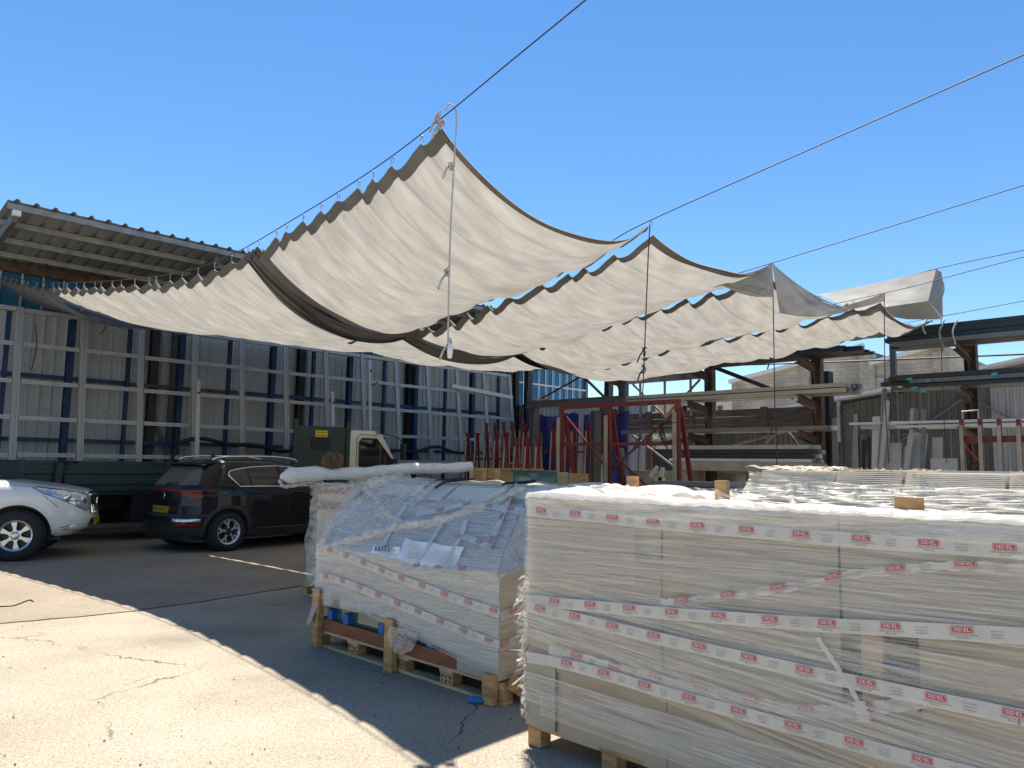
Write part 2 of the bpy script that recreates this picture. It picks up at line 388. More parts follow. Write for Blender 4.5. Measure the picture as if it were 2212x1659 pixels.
# canopy roof, rises outwards
roof = thing('canopy_roof', 'corrugated metal canopy roof jutting from the warehouse above the shade cloths', 'roof', (10, 18.6, 6.0))
RY0, RZ0, RY1, RZ1 = 17.1, 6.56, 20.6, 5.98
def rz_(y): return RZ0 + (RZ1-RZ0)*(y-RY0)/(RY1-RY0)
xs = 3.32; pitch = .333
shp = MB()
pr = [(0, 0), (.10, 0), (.14, .055), (.19, .055), (.23, 0), (.345, 0)]; k = len(pr)
shp.v = [(a, RY0-18.6-.08, rz_(RY0-.08)-6+b) for a, b in pr] + [(a, RY1-18.6, rz_(RY1)-6+b) for a, b in pr]
shp.f = [(i, i+1, k+i+1, k+i) for i in range(k-1)]
sh = shp.build('roof_sheet', 'roof_sheet', roof, local=True); sh.location = (xs-10, 0, .01)
for i in range(1, 54): inst(sh, roof, (xs-10+i*pitch, 0, .01+random.uniform(-.004, .004)))
XE = xs+54*pitch
for y in (17.12, 17.95, 18.8, 19.6):
    zz = rz_(y)-.06
    g = MB(); g.span((xs+.02, y-.03, zz-.06), (XE, y-.022, zz+.06)); g.span((xs+.02, y-.021, zz+.052), (XE, y+.04, zz+.06)); g.span((xs+.02, y-.021, zz-.06), (XE, y+.04, zz-.052))
    g.build('purlin', 'purlin', roof)
for x in (3.5, 7.6, 11.8, 16, 20.3):
    MB().bar((x, 17.2, rz_(17.2)-.23), (x, 20.1, rz_(20.1)-.23), .1, .2).build('rafter', 'grey_steel', roof)
MB().span((3.44, 17.1, 6.33), (3.58, 17.19, 6.5)).build('end_cap', 'white_plastic', roof)

# blue panelled wall that goes on past the corner in the open
ew = thing('blue_end_wall', 'bright blue panelled wall with white studs beyond the warehouse corner', 'wall', (23.2, WY, 0))
x = 21.0
while x < 25.2:
    for z0, z1 in ((0.1, 4.78), (4.82, 7.4)): MB().span((x+.02, WY+.02, z0), (x+.41, WY+.04, z1)).build('blue_panel', 'blue_sheet', ew)
    MB().span((x-.018, WY-.05, 0), (x+.018, WY+.012, 7.4)).build('stud', 'alu_bright', ew)
    x += .43
for z in (4.8, 6.4): MB().span((20.98, WY-.075, z-.035), (25.3, WY-.052, z+.035)).build('rail', 'alu_bright', ew)
MB().span((25.2, WY-.08, 0), (25.35, WY+.08, 7.4)).build('end_post', 'grey_steel', ew)
MB().span((20.7, WY-.9, 0), (20.95, WY-.7, 6.1)).build('corner_post', 'dark_steel', ew)
MB().bar((20.85, WY-.8, 5.2), (24.6, WY-.8, 6.0), .1, .14).build('beam', 'dark_steel', ew)
MB().bar((20.85, WY-.8, 5.3), (21.5, WY-.8, 6.3), .06, .08).build('brace', 'dark_steel', ew)

# aluminium lattice leaning on the wall
lat = thing('aluminium_lattice', 'silver aluminium curtain-wall lattice leaning along the whole warehouse wall', 'frame', (12, 18.95, 0))
def ly(z): return 18.75+.12*z
def mullion(x):
    g = MB()
    for dx in (-.045, 0, .045): g.bar((x+dx, ly(0), 0.01), (x+dx, ly(4.9), 4.9), .04, .09 if dx else .075, up=(0, 1, 0))
    return g
mu0 = mullion(12).build('mullion', 'alu', lat); mu0.location = (MX[0]-12, 0, 0)
for x in MX[1:]: inst(mu0, lat, (x-12+random.uniform(-.012, .012), 0, 0))
tr0 = MB()
for dz in (-.024, .024): tr0.span((.075, -.035, dz-.022), (1.21, .035, dz+.022))
for dx in (.12, .62, 1.15): tr0.lathe([(0, -.045), (.012, -.045), (.012, -.03)], 6, 'Y', (dx, 0, .0))
t0 = tr0.build('transom', 'alu', lat, local=True); used = False
for i in range(len(MX)-1):
    for z in (.1, .85, 1.645, 2.445, 3.25, 4.07, 4.85):
        if i > 8 and z == .85: continue
        loc = (MX[i]-12+.003, ly(z)-18.95, z+random.uniform(-.01, .01))
        if not used: t0.location = loc; used = True
        else: inst(t0, lat, loc)
# loose posts and profiles leaning on the lattice
for (px, y0, y1, lb) in ((430, 820, 990, 'bright aluminium post leaning behind the black car'), (720, 845, 935, 'bright aluminium post with a round hole behind the truck box'),
                         (800, 778, 940, 'tall bright aluminium post with a small hook behind the truck cab')):
    a = at(px, y0, Y=18.7); t = thing('aluminium_post', lb, 'post', (a.x, 18.55, 0), group='loose posts leaning on the lattice')
    g = MB(); g.bar((a.x, 18.4, .01), (a.x, 18.75, a.z), .1, .05, up=(0, 1, 0)); g.build('profile', 'alu_bright', t, bevel=.006)
    MB().lathe([(0, -.03), (.03, -.03), (.03, 0)], 10, 'Y', (a.x, 18.65, a.z-.33)).build('hole', 'black', t)
    if px == 800: MB().tube([(a.x+.03, 18.62, a.z-.75), (a.x+.1, 18.55, a.z-.72), (a.x+.15, 18.5, a.z-.66)], .018).build('hook', 'black', t)
t = tag(MB().bar((16.6, 18.96, 4.2), (19.5, 18.96, 4.02), .05, .12).build('aluminium_bar', 'alu_bright'), 'short silver bar fixed across the lattice near its right end', 'bar')
g = MB(); pts = []
for i in range(60):
    x = 7.6+i*.16; pts.append((x, 18.65+.05*math.sin(x), 2.0+.09*math.sin(x*1.7)+.05*math.sin(x*4.1)))
pts = [(7.3, 18.6, 1.3), (7.45, 18.62, 1.75)] + pts
tag(g.tube(pts, .05, 7).build('cable', 'black', smooth=True), 'thick black cable draped along the aluminium lattice', 'cable')
for px0, px1, y0, y1 in ((76, 68, 697, 800), (228, 216, 690, 722)):
    a = at(px0, y0, Y=18.9); b = at(px1, y1, Y=18.9)
    tag(MB().tube(smoothpts([a, (a+b)/2+Vector((.06, 0, 0)), b], 6), .012, 5).build('wire', 'black'), 'thin black wire hanging in the lattice, %s' % ('left' if px0 < 100 else 'just under the shade cloth'), 'wire')

# grey corrugated yard fence running from the wall corner to the right
fe = thing('sheet_fence', 'grey corrugated metal fence closing the back of the yard', 'fence', (20.95, 15, 0))
fs = MB(); pr = []
for i in range(6): pr += [(i*.2, 0), (i*.2+.1, 0), (i*.2+.12, .03), (i*.2+.18, .03)]
pr.append((1.2, 0)); k = len(pr)
fs.v = [(b-.02, a, 0) for a, b in pr]+[(b-.02, a, 3.9) for a, b in pr]; fs.f = [(i, i+1, k+i+1, k+i) for i in range(k-1)]
f0 = fs.build('fence_sheet', 'cladding', fe, local=True); f0.location = (0, 3.9, 0)
for i in range(1, 5): inst(f0, fe, (0, 3.9-1.2*i, random.uniform(-.02, .02)))
# ================================================================ SHADE CLOTHS on steel cables
CX = {1: 4.05, 2: 7.0, 3: 10.0, 4: 13.0, 5: 16.0}
c1 = [at(*q[:2], X=q[2]) for q in [(0, 597, 3.9), (90, 610, 4.0), (250, 606, 4.2), (400, 586, 4.35), (510, 545, 4.45), (640, 470, 4.4), (800, 370, 4.25), (945, 262, 4.08), (1100, 135, 3.98), (1265, 0, 3.9)]]
c2 = [Vector((7, 20.1, 5.7)), Vector((7, 15, 4.45)), Vector((7, 11, 3.8))] + [at(*q, X=7.0) for q in [(905, 688), (1000, 654), (1130, 601), (1290, 537), (1400, 478), (1800, 300), (2212, 118)]]
c3 = [Vector((10, 20.1, 5.7)), Vector((10, 14, 4.4))] + [at(*q, X=10.) for q in [(1110, 726), (1250, 688), (1400, 646), (1540, 605), (1668, 568), (2212, 400)]]
c4 = [Vector((13, 20.1, 5.7)), Vector((13, 15, 4.3))] + [at(*q, X=13.) for q in [(1215, 783), (1500, 720), (1910, 633), (2212, 555)]]
c5 = [Vector((16, 20.1, 5.7)), Vector((16, 12, 4.3))] + [at(*q, X=16.) for q in [(1560, 765), (2035, 683), (2212, 650)]]
CB = {}
for k_, c in ((1, c1), (2, c2), (3, c3), (4, c4), (5, c5)):
    d = (c[-1]-c[-2]).normalized(); e = c[-1]+d*((c[-1].y+6)/-d.y if d.y < -.01 else 4)
    c = c+[e]
    if k_ == 1: c = [Vector((3.85, 20.1, 5.72))] + c[1:]
    CB[k_] = smoothpts(c, 12)
names = {1: 'nearest steel cable, rising from the tied cloth corner to the top of the picture', 2: 'second steel cable, leaving the middle cloth peak to the upper right',
         3: 'third steel cable, running right from the folded grey flap', 4: 'fourth steel cable, under the raised grey cloth end', 5: 'farthest low steel cable, meeting the cloth end above the dark profiles'}
for k_ in CB:
    tag(MB().tube(CB[k_], .0062, 6).build('steel_cable', 'cable_steel', smooth=True), names[k_], 'cable', 'cables carrying the shade cloths')
up = smoothpts([Vector((16.2, 20.1, 6.2)), Vector((16.2, 12, 5.35)), at(1770, 640, X=16.2), at(2025, 580, X=16.2), at(2212, 540, X=16.2), Vector((16.2, -6, 6.2))], 10)
tag(MB().tube(up, .008, 6).build('steel_cable', 'cable_steel', smooth=True), 'upper thin cable from which the raised grey cloth end hangs', 'cable', 'cables carrying the shade cloths')
def on_cable(k_, y):
    P = CB[k_]
    for a, b in zip(P[:-1], P[1:]):
        if (a.y-y)*(b.y-y) <= 0 and a.y != b.y:
            t = (y-a.y)/(b.y-a.y); return a.lerp(b, t)
    return P[0].copy()
ring = MB(); ring.tube([(.014*math.cos(a)*1.0, 0, .036*math.sin(a)) for a in [i*PI/5 for i in range(11)]], .004, 5, cap=False)
ring_me = ring.mesh('ring', smooth=True); ring_me.materials.append(MT['galv'])

def cloth_section(name, label, k, y0, y1, n, sag, A=.10, hang=.07, amid=.11, rings0=True, rings1=False, endhem=0, seed=0, tilt=0., dropfn=None, gap=.025, h0=.07, h1=.03, egap=(0., 0.), skew=0.):
    r_ = random.Random(seed)
    bnd = [y0 + (y1-y0)*i/n + (r_.uniform(-.1, .1) if 0 < i < n else 0) for i in range(n+1)]
    amp = [r_.uniform(.55, 1.3) for _ in range(n)]
    amp2 = [r_.uniform(.5, 1.5) for _ in range(n)]
    SU = 14*n; SV = 36
    ph = [r_.uniform(0, 6) for _ in range(6)]
    def P(u, t):
        uu = min(u*n, n-1e-6); i = int(uu); f = uu-i
        y = bnd[i] + (bnd[i+1]-bnd[i])*f
        dip = abs(math.sin(PI*f**1.9))**.75
        a = on_cable(k, y); b = on_cable(k+1, y)
        e = abs(2*t-1)**2.5                       # 1 at the cables, 0 in the middle
        am = (A*amp[i])*e + amid*amp2[i]*(1-e)
        ge = max(0., 1-u*n/1.6); g0 = gap+egap[0]*ge; g1 = gap+egap[1]*ge; x = a.x+g0 + (b.x-g1-a.x-g0)*t
        yy = y + tilt*math.sin(PI*t) + skew*t*max(0., 1-u*n/4)**2
        sg = sag if dropfn is None else sag*dropfn(u)
        z = (a.z-h0)*(1-t)+(b.z-h1)*t - sg*(4*t*(1-t))**.85 - am*dip
        z += .02*math.sin(5*t+ph[0]+i*1.3) * (1-e) + .012*math.sin(11*t+3*u*n+ph[1])*(1-e)
        z -= .024*amp2[i]*abs(math.sin(PI*(2.6*f+.8*math.sin(2.6*t+1.9*i)+.5*i)))*(.35+.65*(1-e))
        return Vector((x, yy, z))
    g = MB().grid(SU, SV, P)
    base = on_cable(k, (y0+y1)/2)
    t = thing(name, label, 'shade cloth', tuple(P(.5, .5)))
    g.build('cloth', 'cloth', t, smooth=True)
    # doubled hems along both cable edges, a hand's width, just under the cloth
    for (ta, tb, nm) in ((0, .027, 'hem'), (1, .975, 'hem')):
        h = MB(); rows = []
        def HP(u, s_, ta=ta, tb=tb):
            p = P(u, ta+(tb-ta)*s_); return p + Vector((-.012 if ta == 0 else .012, 0, -.006 - .01*(s_)*(1 if ta == 0 else 1)))
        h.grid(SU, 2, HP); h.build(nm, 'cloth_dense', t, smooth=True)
    if endhem:
        for ue, du in (((0, 1),) if endhem == 1 else ((1, -1),)):
            h = MB().grid(3, SV, lambda a, b: P(min(max(ue+du*a*.16/n, 0), 1), b)+Vector((0, 0, -.007)))
            h.build('end_hem', 'cloth_dense', t, smooth=True)
    for side, kk, on in ((0, k, rings0), (1, k+1, rings1)):
        if not on: continue
        for y in bnd:
            p = on_cable(kk, y); o = bpy.data.objects.new('ring', ring_me); COL.objects.link(o); o.parent = t
            o.location = Vector((p.x+(.02 if side == 0 else -.02), y, p.z-.034)) - Vector(WL[t.name]); o.rotation_euler = (0, r_.uniform(-.2, .2), PI/2+r_.uniform(-.5, .5))
    return t, P
GY = {1: 8.95, 2: 8.95, 3: 9.7, 4: 11.0}
near = {}
yE = on_cable(1, 4.9)
lab = {1: 'largest near cream shade cloth rising to the roped corner peak', 2: 'second cream shade cloth with a pointed corner at the middle cable', 3: 'third cream shade cloth between the grey flap and the gathered fold', 4: 'farthest cream shade cloth, its low edge above the dark steel rack'}
cloth_section('shade_cloth', lab[1], 1, 4.9, 8.9, 10, .42, dropfn=lambda u: 1.22-.22*min(1, u*1.5), tilt=-.12, skew=-.24, egap=(0, .03), rings0=True, rings1=False, endhem=1, seed=1, amid=.12, A=.085)
cloth_section('shade_cloth', lab[2], 2, 4.68, 9.0, 10, .38, dropfn=lambda u: .6+.4*min(1, u*2), h0=.15, egap=(.05, 0), endhem=1, seed=2)
cloth_section('shade_cloth', lab[3], 3, 4.7, 9.7, 11, .30, h0=.15, endhem=1, seed=3)
cloth_section('shade_cloth', lab[4], 4, 4.2, 11.0, 14, .22, h0=.14, endhem=1, seed=4)
lab2 = {1: 'left cream shade cloth with many scallops, reaching back to the warehouse canopy', 2: 'cream shade cloth behind the gathered fold, seen low in the middle', 3: 'flat sliver of cream shade cloth above the blue wall corner'}
cloth_section('shade_cloth', lab2[1], 1, 9.2, 16.9, 18, .31, seed=5, amid=.085, A=.09)
cloth_section('shade_cloth', lab2[2], 2, 9.3, 17.5, 16, .09, seed=6, rings0=False)
cloth_section('shade_cloth', lab2[3], 3, 10.1, 17.5, 14, .08, seed=7, rings0=False)
# last stretch below the canopy
cloth_section('shade_cloth', 'dim grey end of the left shade cloth under the canopy roof', 1, 16.95, 20.0, 7, .5, seed=8, amid=.04, A=.08, rings0=True)

# gathered folds where the cloths are bunched up
def gather(k, y, sag, label, w=.34, folds=7, seed=0):
    r_ = random.Random(seed); t = thing('gathered_cloth', label, 'shade cloth', tuple(on_cable(k, y)-Vector((0, 0, .4))))
    for i in range(folds):
        f = i/(folds-1); dy = (f-.5)*w; dz = r_.uniform(-.06, .06); s2 = sag*(.6+.8*f)+r_.uniform(-.05, .05); ht = r_.uniform(.10, .2)
        sh_ = r_.uniform(-.1, .15)
        def P(u, s_):
            a = on_cable(k, y+dy); b = on_cable(k+1, y+dy); c = 4*u*(1-u)
            x = a.x + (b.x-a.x)*u
            z = a.z*(1-u)+b.z*u-.07-s2*c**.9 + dz*c - ht*(s_) * (1+.5*c)
            yy = y+dy + .10*math.sin(PI*s_)*(1 if i % 2 else -1)*(1+c) + sh_*c + .05*math.sin(9*u+i)*c
            return Vector((x, yy, z))
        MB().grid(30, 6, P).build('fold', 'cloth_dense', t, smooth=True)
    return t
gather(1, 9.02, .30, 'dark bunched fold hanging between the near and the left shade cloth', seed=11)
gather(2, 9.12, .16, 'dark bunched fold in the middle, below the second cable', seed=12, w=.25)
gather(3, 9.9, .1, 'dark bunched fold at the right, above the blue wall corner', seed=13, w=.25)

# folded flaps at the near ends
t = thing('cloth_flap', 'grey folded cloth flap hanging over the third cable', 'shade cloth', tuple(at(1668, 620, X=10.)))
def bil(a, b, c, d, u, v): return (a*(1-u)+b*u)*(1-v) + (d*(1-u)+c*u)*v
def flap(parent, q, m, nm, bulge=.06, sg=.1, n=32, dirv=(.5, -.5, 0)):
    D = Vector(dirv)
    def P(u, v):
        p = bil(*q, u, v); k_ = (math.sin(PI*u)*math.sin(PI*v))**.5 if 0 < u < 1 and 0 < v < 1 else 0; p = p + D*(bulge*math.sin(PI*u)*math.sin(PI*v) + k_*(.05*math.sin(8*u+5*v)*math.sin(3*v+1)+.035*math.sin(15*u-6*v)*math.sin(5*v)+.02*abs(math.sin(13*u+9*v)))) ; p.z -= sg*4*u*(1-u)*(1-v*.3); return p
    return MB().grid(n, n, P).build(nm, m, parent, smooth=True)
flap(t, (at(1528, 580, X=9.0), at(1668, 568, X=10.), at(1672, 640, X=10.02), at(1545, 607, X=9.0)), 'cloth_grey', 'left_side', sg=.12)
flap(t, (at(1668, 568, X=10.01), at(1828, 664, X=11.6), at(1832, 672, X=11.6), at(1684, 676, X=10.1)), 'cloth_grey', 'right_side', sg=.1)
flap(t, (at(1540, 602, X=8.99), at(1670, 628, X=10.0), at(1672, 643, X=10.0), at(1546, 610, X=8.99)), 'cloth_grey', 'band', sg=.0, dirv=(-.6, -.5, 0))
t = thing('cloth_flap', 'pale grey sunlit cloth end draped from the upper cable, far right', 'shade cloth', tuple(at(1990, 640, X=16.)))
flap(t, (at(1768, 636, X=16.1), at(2022, 581, X=16.2), at(2005, 650, X=15.4), at(1850, 672, X=14.6)), 'cloth_grey', 'slope', sg=.02, bulge=.12)
flap(t, (at(2022, 581, X=16.2), at(2034, 588, X=16.3), at(2037, 688, X=16.0), at(2005, 650, X=15.4)), 'cloth_grey', 'end_face', sg=0, bulge=.1)
flap(t, (at(1850, 672, X=14.6), at(2005, 650, X=15.4), at(2037, 690, X=16.), at(1960, 690, X=15.4)), 'cloth_grey', 'lower_lap', sg=0, bulge=.05)
t = thing('cloth_flap', 'pale grey cloth lap resting on the fourth cable near its end', 'shade cloth', tuple(at(1850, 660, X=13.)))
flap(t, (at(1790, 668, X=12.9), at(1908, 634, X=13.0), at(1912, 650, X=13.3), at(1800, 676, X=13.2)), 'cloth_grey', 'lap', sg=.02)

# ropes hanging from the cloth corners
def rope(label, pts, r, m='rope_dark', knots=(), cat='rope'):
    P = smoothpts(pts, 8); t = thing('rope', label, cat, tuple(P[-1]))
    MB().tube(P, r, 6).build('strand', m, t, smooth=True)
    for q in knots:
        g = MB(); r_ = random.Random(int(q.z*1000))
        for i in range(4):
            c = q+Vector((r_.uniform(-.02, .02), r_.uniform(-.02, .02), r_.uniform(-.05, .03)))
            g.tube([c+Vector((2.4*r*math.cos(a), 2.4*r*math.sin(a)*math.cos(i), 2.4*r*math.sin(a)*math.sin(i)*1.5)) for a in [j*PI/4 for j in range(9)]], r*.9, 5)
        g.tube([q, q+Vector((-.03, .03, -.06)), q+Vector((-.05, .05, -.14))], r*1.3, 6)
        g.build('knot', m, t, smooth=True)
    return t
X1 = 4.08
rope('grey braided rope hanging from the knotted near cloth corner', [at(962, 238, X=X1), at(970, 226, X=X1), at(982, 232, X=X1), at(986, 260, X=X1), at(981, 350, X=X1), at(973, 500, X=X1), at(969, 650, X=X1), at(968, 735, X=X1)], .0075, 'rope', [at(975, 352, X=X1), at(965, 590, X=X1), at(969, 742, X=X1)])
t = rope('knot of pale rope tying the near cloth corner to its cable', [at(940, 252, X=X1), at(952, 240, X=X1), at(947, 262, X=X1), at(955, 275, X=X1), at(938, 283, X=X1)], .009, 'rope', [at(947, 252, X=X1), at(952, 266, X=X1)], 'knot')
tag(MB().lathe([(.004, -.07), (.02, -.06), (.024, 0), (.018, .05), (.004, .06)], 10, 'Z', tuple(at(972, 757, X=X1))).build('rope_tag', 'white_plastic', smooth=True), 'small white and red tag at the end of the grey rope', 'tag')
rope('thin dark rope hanging from the second cable peak', [at(1404, 485, X=7), at(1400, 560, X=7), at(1393, 740, X=7.02), at(1391, 800, X=7.02), at(1385, 900, X=7.04), at(1380, 975, X=7.05), at(1378, 1020, X=7.05)], .007, 'rope_dark', [at(1390, 757, X=7.02), at(1391, 795, X=7.02), at(1381, 945, X=7.03)])
rope('thin dark rope hanging below the folded grey flap', [at(1670, 640, X=10), at(1672, 760, X=10), at(1674, 880, X=10), at(1677, 940, X=10), at(1678, 1010, X=10)], .007, 'rope_dark', [at(1668, 776, X=10), at(1676, 912, X=10)])
rope('thin dark rope hanging from the fourth cable', [at(1910, 634, X=13), at(1911, 760, X=13), at(1913, 880, X=13), at(1920, 1000, X=13)], .007)
rope('thin dark rope hanging in front of the dark profile bundle', [at(2033, 690, X=15.9), at(2034, 770, X=15.9), at(2038, 880, X=15.9), at(2044, 1000, X=15.9)], .007, 'rope_dark', [at(2031, 715, X=15.9)])
# ================================================================ VEHICLES
defmat('paint_black', (.006, .0065, .009), .5, .0, .2, 3, coat=.55, spec=.15)
defmat('paint_white', (.78, .75, .69), .3, 0, .03, 3, coat=.8)
defmat('trim_black', (.018, .019, .021), .6, 0, .2, 10)
defmat('chrome', (.82, .82, .82), .12, 1., .03, 3)
defmat('alloy', (.62, .63, .64), .3, .8, .06, 5)
defmat('alloy_dark', (.03, .031, .033), .4, .4, .1, 5)
defmat('lamp_red', (.17, .004, .005), .3, 0, .3, 12, coat=.4, spec=.2)
defmat('lamp_clear', (.55, .58, .62), .1, .5, .35, 14, coat=1.)
defmat('dust_glass', (.10, .09, .078), .4, 0, .3, 3)
defmat('plate_yellow', (.42, .27, .02), .45, 0, .05, 5)
defmat('mud', (.10, .09, .075), .9, 0, .3, 5)

def interp(tab, z): return float(np.interp(z, [a for a, b in tab], [b for a, b in tab]))
class Body:
    def __init__(s, xr, xf, hw, nx, zs, N=420): s.xr, s.xf, s.hw, s.nx, s.zs, s.N = xr, xf, hw, nx, zs, N
    def prm(s, z): r, f = interp(s.xr, z), interp(s.xf, z); return (r+f)/2, (f-r)/2, interp(s.hw, z), interp(s.nx, z)
    def sy(s, x, z):
        c, a, b, n = s.prm(z); q = min(abs((x-c)/a), .9999); return b*(1-q**n)**(1/n)
    def sx(s, y, z, front=False):
        c, a, b, n = s.prm(z); q = min(abs(y/b), .9999); d = a*(1-q**n)**(1/n); return c+d if front else c-d
    def verts(s):
        out = []
        for z in s.zs:
            c, a, b, n = s.prm(z); k = 1600
            t = np.linspace(-PI, PI, k+1)                 # -pi = rear centre, goes along y<0
            x = c + a*np.sign(np.cos(t))*np.abs(np.cos(t))**(2/n); y = b*np.sign(np.sin(t))*np.abs(np.sin(t))**(2/n)
            d = np.r_[0, np.cumsum(np.hypot(np.diff(x), np.diff(y)))]
            u = np.linspace(0, d[-1], s.N+1)[:-1]
            out.append(np.c_[np.interp(u, d, x), np.interp(u, d, y), np.full(s.N, z)])
        return np.array(out)
    def split(s, classify, arches=()):
        V = s.verts(); K, N = len(s.zs), s.N
        for (ax, az, ar) in arches:
            r = np.hypot(V[..., 0]-ax, V[..., 2]-az); m_ = (np.abs(r-ar) < .022) & (np.abs(V[..., 1]) > .5)
            f = np.where(m_, ar/np.maximum(r, 1e-6), 1)
            V[..., 0] = ax+(V[..., 0]-ax)*f; V[..., 2] = az+(V[..., 2]-az)*f
        parts = {}
        for i in range(K-1):
            for j in range(N):
                q = [(i, j), (i, (j+1) % N), (i+1, (j+1) % N), (i+1, j)]
                c = sum(V[p] for p in q)/4
                inside = any((c[0]-ax)**2+(c[2]-az)**2 < (ar-.004)**2 and abs(c[1]) > .5 for ax, az, ar in arches)
                if inside: continue
                parts.setdefault(classify(*c), []).append(q)
        parts.setdefault(classify(*V[K-1].mean(0)), []).append([(K-1, j) for j in range(N)])
        res = {}
        for nm, qs in parts.items():
            ids = {}; g = MB()
            for q in qs:
                f = []
                for p in q:
                    if p not in ids: ids[p] = len(g.v); g.v.append(tuple(V[p]))
                    f.append(ids[p])
                g.f.append(tuple(f))
            res[nm] = g
        return res
def inpoly(x, y, P):
    r = False; j = len(P)-1
    for i in range(len(P)):
        if (P[i][1] > y) != (P[j][1] > y) and x < (P[j][0]-P[i][0])*(y-P[i][1])/(P[j][1]-P[i][1])+P[i][0]: r = not r
        j = i
    return r
def sidepath(B, pts, side=-1, off=.004, n=6, close=False):
    P = [(p[0], p[1], 0) for p in pts]
    if close: P = P+[P[0]]
    S_ = []
    for a, b in zip(P[:-1], P[1:]):
        k = max(2, int(math.hypot(b[0]-a[0], b[1]-a[1])/.05))
        S_ += [(a[0]+(b[0]-a[0])*i/k, a[1]+(b[1]-a[1])*i/k) for i in range(k)]
    S_.append(P[-1][:2])
    return [(x, side*(B.sy(x, z)+off), z) for x, z in S_]
def wheel(parent, x, y, R_, rr, wd, style, side=-1):
    """tyre, rim with spokes; the outer face looks to side*y"""
    s_ = side; o = y
    t = MB().lathe([(rr, -wd/2), (rr+.01, -wd/2-.005), (R_-.045, -wd/2-.008), (R_-.012, -wd/2+.02), (R_, -wd/2+.05), (R_, wd/2-.05), (R_-.012, wd/2-.02), (R_-.045, wd/2+.008), (rr, wd/2)], 56, 'Y').build('tyre', 'rubber', parent, smooth=True, local=True)
    t.location = (x, y, R_)
    nb = 44
    g = MB()
    for i in range(nb):
        a = 2*PI*i/nb
        for yo in (-.07, .07):
            g.box((R_*math.cos(a+yo*.6), yo, R_*math.sin(a+yo*.6)), (.012, .1, .03), ry=-a)
    g.build('tread', 'rubber', t, local=True)['kind'] = 'stuff'
    yo = s_*wd/2*.82
    r = MB().lathe([(rr, s_*wd/2*.95), (rr-.012, yo+s_*.012), (rr-.03, yo), (rr-.035, yo-s_*.08), (rr-.04, -s_*wd*.3)], 48, 'Y').build('rim', 'alloy', parent, smooth=True, local=True); r.location = (x, y, R_)
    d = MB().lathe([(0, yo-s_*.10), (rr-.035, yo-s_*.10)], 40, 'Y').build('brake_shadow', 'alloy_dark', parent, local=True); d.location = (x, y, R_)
    ns = 5 if style == 'split' else 6
    for i in range(ns):
        a = 2*PI*i/ns + PI/2+.12; g = MB(); gd = MB()
        def pt(rad, ang, yy): return (rad*math.cos(ang), yy, rad*math.sin(ang))
        def wedge(g_, sec, y0, y1):
            k = len(sec); o_ = len(g_.v)
            g_.v += [pt(rad, ang, y0) for rad, ang in sec] + [pt(rad, ang, y1) for rad, ang in sec]
            g_.f += [tuple(range(o_, o_+k)), tuple(range(o_+k, o_+2*k))] + [(o_+q, o_+(q+1) % k, o_+k+(q+1) % k, o_+k+q) for q in range(k)]
        if style == 'split':
            wedge(g, [(.05, a-.5), (.05, a+.5), (.5*rr, a+.16), (.62*rr, a+.30), (rr-.02, a+.42), (rr-.02, a+.28), (.66*rr, a+.14), (.55*rr, a-.12)], yo-s_*.035, yo+s_*.002)
            wedge(g, [(.55*rr, a-.12), (.66*rr, a+.06), (rr-.02, a-.06), (rr-.02, a-.26)], yo-s_*.035, yo+s_*.0)
        else:
            wedge(g, [(.07, a-.55), (.07, a+.55), (.45*rr, a+.18), (rr-.02, a+.20), (rr-.02, a-.20), (.45*rr, a-.18)], yo-s_*.045, yo)
        o_ = g.build('spoke', 'alloy', r, local=True)
    h = MB().lathe([(0, yo+s_*.018), (.04, yo+s_*.018), (.055, yo+s_*.008), (.075, yo-s_*.01)], 24, 'Y').build('hub_cap', 'alloy_dark' if style == 'split' else 'alloy', r, smooth=True, local=True)
    g = MB()
    for i in range(6):
        a = 2*PI*i/6+.3; g.lathe([(0, yo+s_*.006), (.014, yo+s_*.006), (.014, yo-s_*.03)], 8, 'Y', (.1*math.cos(a), 0, .1*math.sin(a)))
    g.build('wheel_nuts', 'alloy_dark', r, local=True)['kind'] = 'stuff'
def archlip(parent, B, ax, az, ar, w_, m, side=-1, a0=-.15, a1=PI+.15, out=.018):
    g = MB(); n = 40
    for i in range(n+1):
        a = a0+(a1-a0)*i/n
        for rr_, o_ in ((ar-.02, -.04), (ar-.012, out), (ar+w_*.6, out), (ar+w_, .003)):
            x, z = ax+rr_*math.cos(a), max(az+rr_*math.sin(a), .2)
            zz = min(max(z, B.zs[0]), B.zs[-1])
            g.v.append((x, side*(B.sy(x, zz)+o_), z))
    for i in range(n):
        for j in range(3): q = i*4+j; g.f.append((q, q+1, q+5, q+4))
    return g.build('arch_trim', m, parent, smooth=True, local=True)
def lettering(parent, body, size, m, mtx, name='lettering'):
    v, f = text_mesh(body, size); g = MB(); g.add([mtx @ Vector(p) for p in v], f); return g.build(name, m, parent, local=True, fix=False)
def placed(th, lx, ly, wx, wy):
    c, s_ = math.cos(th), math.sin(th); return (wx-(c*lx-s_*ly), wy-(s_*lx+c*ly), 0.)

